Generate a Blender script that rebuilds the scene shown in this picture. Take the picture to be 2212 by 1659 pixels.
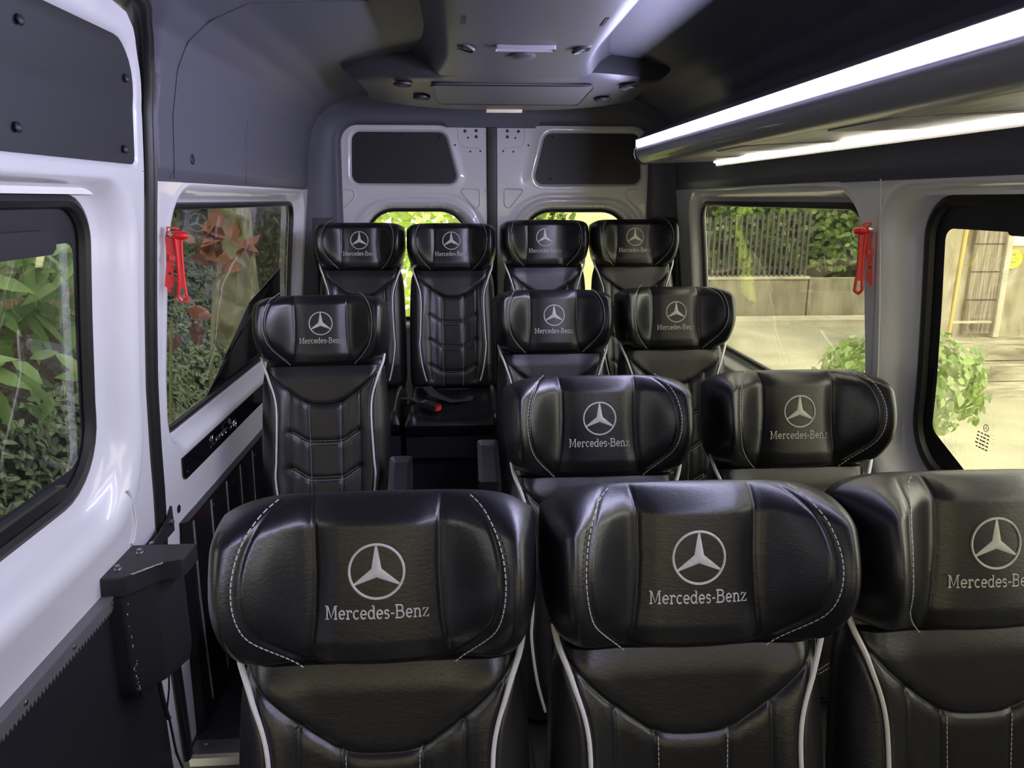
import bpy, math, random
import numpy as np
from mathutils import Vector, Matrix
random.seed(7); RNG = np.random.default_rng(7)
SC = bpy.context.scene
for o in list(bpy.data.objects): bpy.data.objects.remove(o)
COL = SC.collection

# ------------------------------------------------------------------ camera, world, light, exposure
cam_d = bpy.data.cameras.new('camera'); cam = bpy.data.objects.new('camera', cam_d); COL.objects.link(cam)
cam.location = (0, 0, 1.55)
cam.rotation_euler = (math.radians(90-14.0025), 0, -math.radians(3.678))
cam_d.sensor_width = 36; cam_d.lens = 36*1600/2212; cam_d.clip_start = .02
SC.camera = cam
SC.view_settings.view_transform = 'Standard'; SC.view_settings.look = 'None'
SC.view_settings.exposure = 0.0; SC.view_settings.gamma = 1.0; SC.view_settings.use_curve_mapping = False
w = bpy.data.worlds.new('overcast_sky'); SC.world = w; w.use_nodes = True
bg = w.node_tree.nodes['Background']; bg.inputs['Color'].default_value = (.97, .965, .91, 1); bg.inputs['Strength'].default_value = 4.3
sun_d = bpy.data.lights.new('sun', 'SUN'); sun = bpy.data.objects.new('sun', sun_d); COL.objects.link(sun)
sun_d.energy = 5.0; sun_d.angle = math.radians(25); sun_d.color = (1, .93, .72)
sun.rotation_euler = (math.radians(38), math.radians(14), 0)      # high sun behind thin cloud, from the front right
LED_A, LED_B = 165.0, 34.0

# ------------------------------------------------------------------ helpers
def mat(name, base, rough=.5, metal=0, spec=.5, coat=0, bump=None, emit=None, sheen=0, build=None):
    m = bpy.data.materials.new(name); m.use_nodes = True; nt = m.node_tree; b = nt.nodes['Principled BSDF']
    b.inputs['Base Color'].default_value = (*base, 1); b.inputs['Roughness'].default_value = rough
    b.inputs['Metallic'].default_value = metal; b.inputs['Specular IOR Level'].default_value = spec
    b.inputs['Coat Weight'].default_value = coat; b.inputs['Coat Roughness'].default_value = .05
    b.inputs['Sheen Weight'].default_value = sheen
    if emit: b.inputs['Emission Color'].default_value = (*emit[0], 1); b.inputs['Emission Strength'].default_value = emit[1]
    if bump or build:
        tc = nt.nodes.new('ShaderNodeTexCoord')
    if bump:
        sc, st, dist, det = bump
        n = nt.nodes.new('ShaderNodeTexNoise'); n.inputs['Scale'].default_value = sc; n.inputs['Detail'].default_value = det
        bp = nt.nodes.new('ShaderNodeBump'); bp.inputs['Strength'].default_value = st; bp.inputs['Distance'].default_value = dist
        nt.links.new(tc.outputs['Object'], n.inputs['Vector']); nt.links.new(n.outputs['Fac'], bp.inputs['Height'])
        nt.links.new(bp.outputs[0], b.inputs['Normal'])
    if build: build(nt, b, tc)
    return m
def ramp(nt, src, stops):
    r = nt.nodes.new('ShaderNodeValToRGB')
    while len(r.color_ramp.elements) < len(stops): r.color_ramp.elements.new(.5)
    for e, (p, c) in zip(r.color_ramp.elements, stops): e.position = p; e.color = (*c, 1)
    nt.links.new(src, r.inputs['Fac']); return r
def noise(nt, tc, sc, det=4, dist=0, vec=None, coord='Object', scale3=None):
    n = nt.nodes.new('ShaderNodeTexNoise'); n.inputs['Scale'].default_value = sc; n.inputs['Detail'].default_value = det
    n.inputs['Distortion'].default_value = dist
    src = tc.outputs[coord]
    if scale3:
        mp = nt.nodes.new('ShaderNodeMapping'); mp.inputs['Scale'].default_value = scale3
        nt.links.new(src, mp.inputs['Vector']); src = mp.outputs[0]
    nt.links.new(src, n.inputs['Vector']); return n
def leather_nodes(nt, b, tc):
    v = nt.nodes.new('ShaderNodeTexVoronoi'); v.feature = 'DISTANCE_TO_EDGE'; v.inputs['Scale'].default_value = 300
    n0 = noise(nt, tc, 7, 1, 0); n1 = noise(nt, tc, 150, 2, .6, scale3=(.6, 1, 1.5))
    mx = nt.nodes.new('ShaderNodeMixRGB'); mx.inputs[0].default_value = .012
    nt.links.new(tc.outputs['Object'], mx.inputs[1]); nt.links.new(n1.outputs['Color'], mx.inputs[2])
    nt.links.new(mx.outputs[0], v.inputs['Vector'])
    a = nt.nodes.new('ShaderNodeMath'); a.operation = 'MULTIPLY'; nt.links.new(n1.outputs['Fac'], a.inputs[0]); nt.links.new(n0.outputs['Fac'], a.inputs[1])
    b1 = nt.nodes.new('ShaderNodeBump'); b1.inputs['Strength'].default_value = .5; b1.inputs['Distance'].default_value = .0011
    b2 = nt.nodes.new('ShaderNodeBump'); b2.inputs['Strength'].default_value = .25; b2.inputs['Distance'].default_value = .0006
    nt.links.new(a.outputs[0], b1.inputs['Height']); nt.links.new(v.outputs['Distance'], b2.inputs['Height'])
    nt.links.new(b1.outputs[0], b2.inputs['Normal']); nt.links.new(b2.outputs[0], b.inputs['Normal'])
    r = nt.nodes.new('ShaderNodeMapRange'); r.inputs[3].default_value = .27; r.inputs[4].default_value = .40
    nt.links.new(n0.outputs['Fac'], r.inputs[0]); nt.links.new(r.outputs[0], b.inputs['Roughness'])
M = {}
M['leather'] = mat('black_leather', (.0075, .0075, .0085), .33, spec=.60, build=leather_nodes)
M['piping'] = mat('light_grey_piping', (.62, .61, .60), .35)
M['thread'] = mat('grey_thread', (.42, .41, .37), .6)
M['embroid'] = mat('silver_embroidery', (.50, .50, .46), .5, spec=.6, bump=(900, .5, .0008, 2))
M['white'] = mat('white_paint', (.70, .70, .71), .28, coat=.7, bump=(6, .08, .01, 2))
M['blackp'] = mat('black_plastic', (.018, .018, .022), .5, bump=(400, .2, .0004, 2))
M['panel'] = mat('black_panel_board', (.014, .014, .018), .5, bump=(700, .25, .0004, 3))
M['rubber'] = mat('black_rubber', (.010, .010, .011), .42)
M['gloss'] = mat('gloss_black', (.006, .006, .007), .08, coat=.5)
def head_nodes(nt, b, tc):
    n = noise(nt, tc, 650, 3, .3); n2 = noise(nt, tc, 2.2, 2)
    bp = nt.nodes.new('ShaderNodeBump'); bp.inputs['Strength'].default_value = .35; bp.inputs['Distance'].default_value = .0008
    nt.links.new(n.outputs['Fac'], bp.inputs['Height']); nt.links.new(bp.outputs[0], b.inputs['Normal'])
M['headliner'] = mat('grey_headliner', (.096, .095, .120), .50, spec=.4, build=head_nodes)
M['acplastic'] = mat('grey_roof_plastic', (.062, .06, .070), .42, bump=(600, .2, .0005, 2))
M['darkgrille'] = mat('dark_grey_lid', (.075, .075, .085), .55)
M['alu'] = mat('brushed_aluminium', (.42, .41, .40), .34, metal=1, bump=(300, .15, .0004, 2))
def brush_nodes(nt, b, tc):
    n = noise(nt, tc, 90, 3, 0, scale3=(.3, .03, 1)); n.inputs['Scale'].default_value = 260
    r = ramp(nt, n.outputs['Fac'], [(.3, (.26, .255, .24)), (.7, (.52, .51, .46))])
    nt.links.new(r.outputs[0], b.inputs['Base Color'])
M['brushed'] = mat('brushed_metal_panel', (.2, .2, .19), .32, metal=.55, build=brush_nodes)
M['ductgrey'] = mat('grey_satin_duct', (.21, .205, .22), .33, coat=.25)
M['railgrey'] = mat('anodised_rail', (.16, .155, .165), .45, metal=.2)
M['silver'] = mat('chrome', (.75, .75, .76), .12, metal=1)
M['screw'] = mat('screw_metal', (.45, .44, .42), .3, metal=1)
M['red'] = mat('red_plastic', (.72, .012, .016), .33, coat=.2)
M['redd'] = mat('red_buckle_button', (.85, .015, .012), .3)
def floor_nodes(nt, b, tc):
    v = nt.nodes.new('ShaderNodeTexVoronoi'); v.inputs['Scale'].default_value = 260
    nt.links.new(tc.outputs['Object'], v.inputs['Vector'])
    lt = nt.nodes.new('ShaderNodeMath'); lt.operation = 'LESS_THAN'; lt.inputs[1].default_value = .13
    nt.links.new(v.outputs['Distance'], lt.inputs[0])
    n = noise(nt, tc, 60, 2); gt = nt.nodes.new('ShaderNodeMath'); gt.operation = 'GREATER_THAN'; gt.inputs[1].default_value = .52
    nt.links.new(n.outputs['Fac'], gt.inputs[0])
    mu = nt.nodes.new('ShaderNodeMath'); mu.operation = 'MULTIPLY'; nt.links.new(lt.outputs[0], mu.inputs[0]); nt.links.new(gt.outputs[0], mu.inputs[1])
    r = ramp(nt, mu.outputs[0], [(0, (.022, .022, .026)), (1, (.55, .55, .58))]); nt.links.new(r.outputs[0], b.inputs['Base Color'])
M['floor'] = mat('speckled_vinyl_floor', (.02, .02, .025), .4, build=floor_nodes)
M['carpet'] = mat('dark_navy_carpet', (.012, .012, .022), .95, bump=(500, .8, .002, 4))
M['led'] = mat('cool_led_diffuser', (.9, .9, .9), .5, emit=((.66, .65, 1.0), LED_A))
M['ledwarm'] = mat('warm_led_diffuser', (.9, .9, .9), .5, emit=((1.0, .93, .74), LED_B))
M['lens'] = mat('clear_lens', (.30, .30, .33), .12, coat=.5)
def glass(name, tint, refl=.5):
    m = bpy.data.materials.new(name); m.use_nodes = True; nt = m.node_tree; nt.nodes.clear()
    o = nt.nodes.new('ShaderNodeOutputMaterial'); mx = nt.nodes.new('ShaderNodeMixShader')
    t = nt.nodes.new('ShaderNodeBsdfTransparent'); t.inputs[0].default_value = (*tint, 1)
    g = nt.nodes.new('ShaderNodeBsdfGlossy'); g.inputs['Roughness'].default_value = .02; g.inputs[0].default_value = (.9, .9, .9, 1)
    f = nt.nodes.new('ShaderNodeFresnel'); f.inputs[0].default_value = 1.45
    k = nt.nodes.new('ShaderNodeMath'); k.operation = 'MULTIPLY'; k.inputs[1].default_value = refl
    nt.links.new(f.outputs[0], k.inputs[0]); nt.links.new(k.outputs[0], mx.inputs[0])
    nt.links.new(t.outputs[0], mx.inputs[1]); nt.links.new(g.outputs[0], mx.inputs[2]); nt.links.new(mx.outputs[0], o.inputs[0])
    return m
def haze_mat():  # faint white film, paints in the reflection at the glass edge
    m = bpy.data.materials.new('painted_edge_reflection'); m.use_nodes = True; nt = m.node_tree; nt.nodes.clear()
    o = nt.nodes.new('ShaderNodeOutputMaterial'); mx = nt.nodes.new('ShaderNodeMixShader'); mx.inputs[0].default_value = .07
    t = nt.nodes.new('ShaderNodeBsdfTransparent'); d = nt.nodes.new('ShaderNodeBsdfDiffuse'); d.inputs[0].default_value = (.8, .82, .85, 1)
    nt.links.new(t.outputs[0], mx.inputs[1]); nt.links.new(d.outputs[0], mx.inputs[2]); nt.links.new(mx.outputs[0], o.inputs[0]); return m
M['glassL'] = glass('tinted_glass', (.66, .66, .64)); M['glassD'] = glass('clear_door_glass', (.955, .95, .88)); M['glassS'] = glass('sliding_door_glass', (.78, .78, .76)); M['glassR'] = glass('rear_quarter_glass', (.88, .875, .82))

def mesh_obj(name, verts, faces, m=None, parent=None, smooth=True, uv=None, mats=None, fm=None):
    me = bpy.data.meshes.new(name)
    if isinstance(verts, np.ndarray) and isinstance(faces, np.ndarray):
        me.vertices.add(len(verts)); me.vertices.foreach_set('co', verts.astype(np.float32).ravel())
        k = faces.shape[1]; me.loops.add(len(faces)*k); me.loops.foreach_set('vertex_index', faces.astype(np.int32).ravel())
        me.polygons.add(len(faces)); me.polygons.foreach_set('loop_start', np.arange(0, len(faces)*k, k, dtype=np.int32))
        me.polygons.foreach_set('loop_total', np.full(len(faces), k, dtype=np.int32)); me.update(calc_edges=True)
    else: me.from_pydata([tuple(map(float, v)) for v in verts], [], [tuple(map(int, f)) for f in faces]); me.update()
    me.validate()
    if len(me.polygons): me.polygons.foreach_set('use_smooth', [smooth]*len(me.polygons))
    if uv is not None:
        l = me.uv_layers.new(name='UVMap'); l.data.foreach_set('uv', np.asarray(uv, dtype=np.float32).ravel())
    for mm in (mats or ([m] if m else [])): me.materials.append(mm)
    if fm is not None: me.polygons.foreach_set('material_index', fm)
    o = bpy.data.objects.new(name, me); COL.objects.link(o)
    if parent: o.parent = parent
    return o
def tag(o, label=None, cat=None, group=None, kind=None):
    if label: o['label'] = label
    if cat: o['category'] = cat
    if group: o['group'] = group
    if kind: o['kind'] = kind
    return o
def empty(name, loc=(0, 0, 0), rz=0, label=None, cat=None, group=None, kind=None):
    o = bpy.data.objects.new(name, None); COL.objects.link(o); o.location = loc; o.rotation_euler = (0, 0, rz); o.empty_display_size = .05
    return tag(o, label, cat, group, kind)
class MB:
    def __init__(s): s.v = []; s.f = []; s.m = []; s.mi = 0
    def add(s, vs, fs):
        k = len(s.v); s.v += [tuple(map(float, v)) for v in vs]; s.f += [tuple(k+i for i in f) for f in fs]; s.m += [s.mi]*len(fs)
    def box(s, lo, hi, bev=0, M4=None):
        (a, b, c), (d, e, f) = lo, hi; t = min(bev, (d-a)/2.01, (e-b)/2.01, (f-c)/2.01)
        if t <= 0:
            vs = [(a,b,c),(d,b,c),(d,e,c),(a,e,c),(a,b,f),(d,b,f),(d,e,f),(a,e,f)]
            fs = [(0,3,2,1),(4,5,6,7),(0,1,5,4),(1,2,6,5),(2,3,7,6),(3,0,4,7)]
        else:  # rounded in three rings per end
            n = 5; vs = []; fs = []; rings = []
            def ring(z, ins):
                r = []
                for cx, cy, a0 in ((d-t, e-t, 0), (a+t, e-t, 90), (a+t, b+t, 180), (d-t, b+t, 270)):
                    for i in range(n+1):
                        q = math.radians(a0+90*i/n); r.append((cx+(t-ins)*math.cos(q), cy+(t-ins)*math.sin(q), z))
                return r
            for i in range(4):
                q = math.pi/2*i/3; rings.append(ring(c+t*(1-math.sin(q)), t*(1-math.cos(q))*.999))
            rings = [ring(c+t*(1-math.sin(math.pi/2*i/3)), t*(1-math.sin(math.pi/2*i/3 if False else math.acos(1-(1-math.sin(math.pi/2*i/3)) if False else min(1, math.sin(math.pi/2*i/3))))) if False else t*(1-math.cos(math.pi/2*(1-i/3)))*.999) for i in range(4)]
            rings += [ring(f-t*(1-math.sin(math.pi/2*(3-i)/3)), t*(1-math.cos(math.pi/2*(1-(3-i)/3)))*.999) for i in range(4)]
            L = len(rings[0])
            for r in rings: vs += r
            for j in range(len(rings)-1):
                for i in range(L): fs.append((j*L+i, j*L+(i+1) % L, (j+1)*L+(i+1) % L, (j+1)*L+i))
            fs.append(tuple(range(L))[::-1]); fs.append(tuple(range((len(rings)-1)*L, len(rings)*L)))
        if M4 is not None: vs = [M4 @ Vector(v) for v in vs]
        s.add(vs, fs); return s
    def tube(s, pts, r, n=8, closed=False, flat=None):
        pts = [Vector(p) for p in pts]; N = len(pts); rs = r if hasattr(r, '__len__') else [r]*N
        if N < 2: return s
        vs = []; fs = []; up = None
        for i, p in enumerate(pts):
            a = pts[(i-1) % N] if (closed or i) else p; b = pts[(i+1) % N] if (closed or i < N-1) else p
            t = (b-a)
            if t.length < 1e-9: t = Vector((0, 0, 1))
            t.normalize()
            if up is None:
                up = Vector((0, 0, 1)) if abs(t.z) < .9 else Vector((0, 1, 0))
                if flat is not None: up = Vector(flat[0])
            x = t.cross(up)
            if x.length < 1e-6: x = t.orthogonal()
            x.normalize(); y = x.cross(t); y.normalize()
            if flat is None: up = y
            k = 1 if flat is None else flat[1]
            for j in range(n):
                q = 2*math.pi*j/n; vs.append(p+x*rs[i]*math.cos(q)+y*rs[i]*k*math.sin(q))
        for i in range(N if closed else N-1):
            for j in range(n):
                a, b = i*n+j, i*n+(j+1) % n; c, d = ((i+1) % N)*n+(j+1) % n, ((i+1) % N)*n+j; fs.append((a, b, c, d))
        if not closed: fs += [tuple(range(n))[::-1], tuple(range((N-1)*n, N*n))]
        s.add(vs, fs); return s
    def lathe(s, prof, c, axis=(0, 0, 1), n=24):
        ax = Vector(axis).normalized(); x = ax.orthogonal().normalized(); y = ax.cross(x); c = Vector(c); vs = []; fs = []
        for r, h in prof:
            for j in range(n):
                q = 2*math.pi*j/n; vs.append(c+ax*h+x*r*math.cos(q)+y*r*math.sin(q))
        for i in range(len(prof)-1):
            for j in range(n): fs.append((i*n+j, i*n+(j+1) % n, (i+1)*n+(j+1) % n, (i+1)*n+j))
        fs += [tuple(range(n))[::-1], tuple(range((len(prof)-1)*n, len(prof)*n))]
        s.add(vs, fs); return s
    def prism(s, poly, f0, f1):
        """poly of 2D points; f0/f1 map a point to each face"""
        n = len(poly); vs = [f0(*p) for p in poly]+[f1(*p) for p in poly]
        s.add(vs, [tuple(range(n))[::-1], tuple(range(n, 2*n))]+[(i, (i+1) % n, n+(i+1) % n, n+i) for i in range(n)]); return s
    def obj(s, name, m, parent=None, smooth=True, **k):
        o = mesh_obj(name, s.v, s.f, m, parent, smooth, **k)
        if smooth:
            try: o.data.set_sharp_from_angle(angle=math.radians(40))
            except Exception: pass
        return o
def rpoly(cor, rad, off=0, na=8, ne=12):
    """rounded convex polygon, counter-clockwise, grown outwards by off"""
    n = len(cor); out = []; P = [Vector((*p, 0)) for p in cor]; arcs = []
    if not hasattr(rad, '__len__'): rad = [rad]*n
    for i in range(n):
        p, a, b = P[i], P[i-1], P[(i+1) % n]; d1 = (p-a).normalized(); d2 = (b-p).normalized()
        n1 = Vector((-d1.y, d1.x, 0)); n2 = Vector((-d2.y, d2.x, 0)); r = rad[i]
        det = n1.x*n2.y-n1.y*n2.x
        c = p+Vector(((r*n2.y-n1.y*r)/det, (n1.x*r-r*n2.x)/det, 0)) if abs(det) > 1e-6 else p+n1*r
        a1 = math.atan2(-n1.y, -n1.x); a2 = math.atan2(-n2.y, -n2.x)
        while a2 < a1: a2 += 2*math.pi
        arcs.append([(c.x+(r+off)*math.cos(a1+(a2-a1)*j/na), c.y+(r+off)*math.sin(a1+(a2-a1)*j/na)) for j in range(na+1)])
    for i in range(n):
        out += arcs[i]; e = arcs[i][-1]; f = arcs[(i+1) % n][0]
        out += [(e[0]+(f[0]-e[0])*j/(ne+1), e[1]+(f[1]-e[1])*j/(ne+1)) for j in range(1, ne+1)]
    return out
def raycast(c, p, poly):
    dx, dy = p[0]-c[0], p[1]-c[1]; best = None
    for i in range(len(poly)):
        a, b = poly[i-1], poly[i]; ex, ey = b[0]-a[0], b[1]-a[1]; det = dx*ey-dy*ex
        if abs(det) < 1e-12: continue
        t = ((a[0]-c[0])*ey-(a[1]-c[1])*ex)/det; u = ((a[0]-c[0])*dy-(a[1]-c[1])*dx)/det
        if t > 0 and -1e-6 <= u <= 1+1e-6 and (best is None or t > best): best = t
    return (c[0]+dx*best, c[1]+dy*best)
def frame_panel(cor, rad, rings, bound, mapf, k=6, corners=True, bdepth=0, ease=None, top=None):
    """sheet with a hole: rings of (offset, depth) round the hole, then out to the boundary polygon"""
    if top is None: loops = [[(a, b, d) for a, b in rpoly(cor, rad, o)] for o, d in rings]
    else:   # less growth towards the tight upper edge than sideways and downwards
        ac = sum(p[0] for p in cor)/len(cor); bc = sum(p[1] for p in cor)/len(cor); room = top-max(p[1] for p in cor); q = min(1, (room-.008)/rings[-1][0])
        loops = [[(a+o*(1-q)*math.tanh((a-ac)/.25), b+(o*(1-q)*math.tanh((b-bc)/.2) if b < bc else 0), d) for a, b in rpoly(cor, rad, o*q)] for o, d in rings]
    last = loops[-1]
    c = (sum(p[0] for p in last)/len(last), sum(p[1] for p in last)/len(last))
    B = [raycast(c, p, bound) for p in last]
    if corners:
        for q in bound:
            j = min(range(len(B)), key=lambda i: (B[i][0]-q[0])**2+(B[i][1]-q[1])**2); B[j] = q
    for j in range(1, k+1):
        t = j/k; e = ease(t) if ease else t
        loops.append([(p[0]+(q[0]-p[0])*t, p[1]+(q[1]-p[1])*t, p[2]+(bdepth-p[2])*e) for p, q in zip(last, B)])
    n = len(last); V = [mapf(*p) for L in loops for p in L]
    F = [(i*n+j, i*n+(j+1) % n, (i+1)*n+(j+1) % n, (i+1)*n+j) for i in range(len(loops)-1) for j in range(n)]
    return V, F
def skin_plate(outline, mapf, d0, d1, k=12):
    """thin plate that follows a curved wall"""
    n = len(outline); cx = sum(p[0] for p in outline)/n; cz = (min(p[1] for p in outline)+max(p[1] for p in outline))/2; V = []; F = []
    loops = [[mapf(a, b, d1) for a, b in outline]]+[[mapf(cx+(a-cx)*t, cz+(b-cz)*t, d0) for a, b in outline] for t in np.linspace(1, .02, k)]
    for L in loops: V += L
    for i in range(len(loops)-1): F += [(i*n+j, i*n+(j+1) % n, (i+1)*n+(j+1) % n, (i+1)*n+j) for j in range(n)]
    F.append(tuple(range((len(loops)-1)*n, len(loops)*n))); m_ = MB(); m_.add(V, F); return m_
def smoothstep(a, b, x): t = np.clip((x-a)/(b-a), 0, 1); return t*t*(3-2*t)

# ------------------------------------------------------------------ van shell
XC = .155
ZT = [0, .4, .65, .8, .93, 1.1, 1.3, 1.52, 1.60, 1.75, 1.86, 1.92, 1.97, 2.01, 2.035, 2.048]
HT = [.975, .98, .975, .965, .96, .95, .93, .905, .895, .883, .86, .832, .775, .68, .50, .25]
def hw(z): return float(np.interp(z, ZT, HT))
mapL = lambda y, z, d: (XC-hw(z)-d, y, z)
mapR = lambda y, z, d: (XC+hw(z)+d, y, z)
def S(o): o['kind'] = 'structure'; return o
WR = [(0, .058), (.004, .05), (.018, .046), (.028, .040), (.040, .020), (.048, .008), (.058, .001), (.066, -.003), (.078, 0)]
def gasket(name, cor, rad, mapf, d, parent, r=.011, off=.006):
    return MB().tube([mapf(a, b, d) for a, b in rpoly(cor, rad, off)], r, 8, closed=True).obj(name, M['rubber'], parent)
def pane(name, cor, rad, mapf, d, m, th=.005):
    P = rpoly(cor, rad, .004); return S(MB().prism(P, lambda a, b: mapf(a, b, d), lambda a, b: mapf(a, b, d+th)).obj(name, m, None, False))
# rear quarter panels
wr_c = [(1.985, .915), (3.46, .915), (3.46, 1.525), (2.02, 1.525)]; wl_c = [(2.02, .915), (3.60, .915), (3.60, 1.525), (2.06, 1.525)]; wl_r = [.07, .10, .06, .10]
Q = [(1.868, 0), (3.73, 0), (3.73, 1.60), (1.868, 1.60)]
V, F = frame_panel(wl_c, wl_r, WR, Q, mapL, 10); wall_left = S(mesh_obj('wall_left', V, F, M['white']))
win2 = pane('window_2', wl_c, wl_r, mapL, .052, M['glassL']); gasket('gasket', wl_c, wl_r, mapL, .046, win2)
V, F = frame_panel(wr_c, wl_r, WR, Q, mapR, 10); wall_right = S(mesh_obj('wall_right', V, F, M['white']))
win3 = pane('window_3', wr_c, wl_r, mapR, .052, M['glassR']); gasket('gasket', wr_c, wl_r, mapR, .046, win3)
# dark masked rear corner of the quarter glass
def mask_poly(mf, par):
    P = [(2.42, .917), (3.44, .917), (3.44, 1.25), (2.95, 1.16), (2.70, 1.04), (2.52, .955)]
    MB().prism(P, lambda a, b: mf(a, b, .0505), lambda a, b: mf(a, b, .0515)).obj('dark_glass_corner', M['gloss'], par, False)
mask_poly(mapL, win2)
# front right panel with the second window (wide sculpted surround)
WR2 = [(0, .075), (.01, .066), (.03, .058), (.045, .055), (.06, .046), (.075, .030), (.09, .012), (.105, .003), (.12, -.004), (.14, 0)]
w4_c = [(.35, .885), (1.775, .885), (1.750, 1.545), (.35, 1.545)]; w4_r = [.1, .12, .09, .1]
V, F = frame_panel(w4_c, w4_r, WR2, [(-.25, 0), (1.868, 0), (1.868, 1.60), (-.25, 1.60)], mapR, 10, top=1.60)
wrf = mesh_obj('front_side_panel', V, F, M['white'], wall_right)
win4 = pane('window_4', w4_c, w4_r, mapR, .07, M['glassD']); gasket('gasket', w4_c, w4_r, mapR, .064, win4, r=.016, off=.004)
# black band printed round the glass
V, F = frame_panel([(.42, .965), (1.55, .905), (1.725, .985), (1.708, 1.484), (.42, 1.484)], [.03, .05, .03, .03, .03], [(0, .0675)], rpoly(w4_c, w4_r, -.002), mapR, 2, corners=False, bdepth=.0675)
mesh_obj('glass_border', V, F, M['panel'], win4)
# crease line on the pillar and pressed edge
MB().tube([mapR(1.868, z, -.001) for z in np.linspace(.3, 1.6, 20)], .0022, 6).obj('panel_seam', M['white'], wall_right)

# sliding door (door_1)
door1 = S(empty('door_1'))
w1_c = [(.35, .925), (1.665, .925), (1.665, 1.545), (.35, 1.545)]; w1_r = [.10, .15, .085, .1]
ins = [(.30, 1.630), (1.785, 1.632), (1.785, 1.868), (.30, 1.868)]; ins_r = [.02, .012, .12, .02]
DT = rpoly([(.12, 1.612), (1.832, 1.612), (1.832, 1.925), (.12, 1.925)], [.001, .001, .20, .05], 0, 10, 20)
mapD = lambda y, z, d: (XC-hw(z)-d+.004, y, z)
V, F = frame_panel(w1_c, w1_r, WR2, [(.12, 0), (1.832, 0), (1.832, 1.612), (.12, 1.612)], mapD, 10, top=1.612); mesh_obj('lower_door_skin', V, F, M['white'], door1)
V, F = frame_panel(ins, ins_r, [(0, .012), (.008, .004), (.016, 0)], DT, mapD, 4, corners=False); mesh_obj('upper_door_skin', V, F, M['white'], door1)
P = rpoly(ins, ins_r, .006)
ub = skin_plate(P, mapD, .003, .012).obj('upper_cover_panel', M['panel'], door1)
for y, z in ((1.74, 1.80), (1.735, 1.655), (1.345, 1.83), (1.335, 1.665), (.9, 1.835), (.9, 1.66)):
    c = mapD(y, z, .0); MB().lathe([(.009, 0), (.009, .003), (.006, .006), (.003, .007)], c, (1, 0, .12), 14).obj('bolt', M['blackp'], ub)
win1 = pane('window_1', w1_c, w1_r, mapD, .07, M['glassS']); gasket('gasket', w1_c, w1_r, mapD, .062, win1, r=.017, off=.004)
V, F = frame_panel([(.45, .975), (1.595, .975), (1.645, 1.03), (1.638, 1.462), (.45, 1.462)], [.03, .03, .05, .03, .03], [(0, .0675)], rpoly(w1_c, w1_r, -.002), mapD, 2, corners=False, bdepth=.0675)
mesh_obj('glass_border', V, F, M['panel'], win1)
MB().prism([(.45, 1.445), (1.515, 1.445), (1.53, 1.455), (1.53, 1.475), (1.51, 1.492), (.45, 1.497)], lambda a, b: mapD(a, b, .066), lambda a, b: mapD(a, b, .045)).obj('vent_latch', M['blackp'], win1, False)
MB().box((XC-hw(.95)-.062, .45, .945), (XC-hw(.95)-.036, 1.515, .968), .004).obj('sliding_track', M['rubber'], win1)
MB().prism([(1.585, .98), (1.612, .99), (1.606, 1.462), (1.579, 1.462)], lambda a, b: mapD(a, b, .0665), lambda a, b: mapD(a, b, .064)).obj('edge_reflection_strip', haze_mat(), win1, False)  # pale haze painted in for the reflection along the sliding glass edge
lp = skin_plate(rpoly([(.2, .03), (1.752, .03), (1.752, .652), (.2, .652)], .015, 0, 4, 12), mapD, -.010, -.002, 20).obj('lower_cover_panel', M['panel'], door1)
# toothed drive rail
ys = np.arange(.35, 1.565, .0125); low = []
for y in ys[::-1]: low += [(y, .662), (y-.0035, .6545), (y-.0065, .6535), (y-.0095, .662)]
rk = MB().prism([(.34, .692), (1.565, .692)]+low, lambda a, b: mapD(a, b, -.010), lambda a, b: mapD(a, b, -.020)).obj('toothed_drive_rail', M['railgrey'], door1, False)
MB().box((XC-hw(.69)-.002, .34, .6905), (XC-hw(.69)+.030, 1.57, .6965)).obj('rail_ledge', M['railgrey'], rk, False)
for y in (1.54, 1.37, 1.2, 1.03, .86): MB().lathe([(.005, 0), (.005, .002), (.0035, .003)], mapD(y, .677, -.020), (1, 0, 0), 12).obj('screw', M['screw'], rk)
# pressed handle-like relief on the lower door corner
MB().tube([mapD(y, z, -.001) for y, z in ((1.70, .88), (1.715, .835), (1.72, .79), (1.705, .755), (1.69, .745))], .004, 8).obj('pressed_relief', M['white'], door1)
# rubber door seal round the opening
sp = [(1.868, z) for z in np.linspace(0, 1.70, 30)]+[(1.668+.2*math.cos(a), 1.745+.2*math.sin(a)) for a in np.linspace(0, math.pi/2, 12)]+[(y, 1.945) for y in np.linspace(1.6, .1, 14)]
tr1 = S(empty('trim_1'))
sb = MB()
sb.tube([(XC-hw(z)+.006+(.0 if z > 1.2 else .0), y-.018, z) for y, z in sp], .015, 10)
sb.tube([(XC-hw(z)+.012, y-.004, z) for y, z in sp], .010, 8)
sb.obj('door_seal', M['rubber'], tr1)

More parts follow.
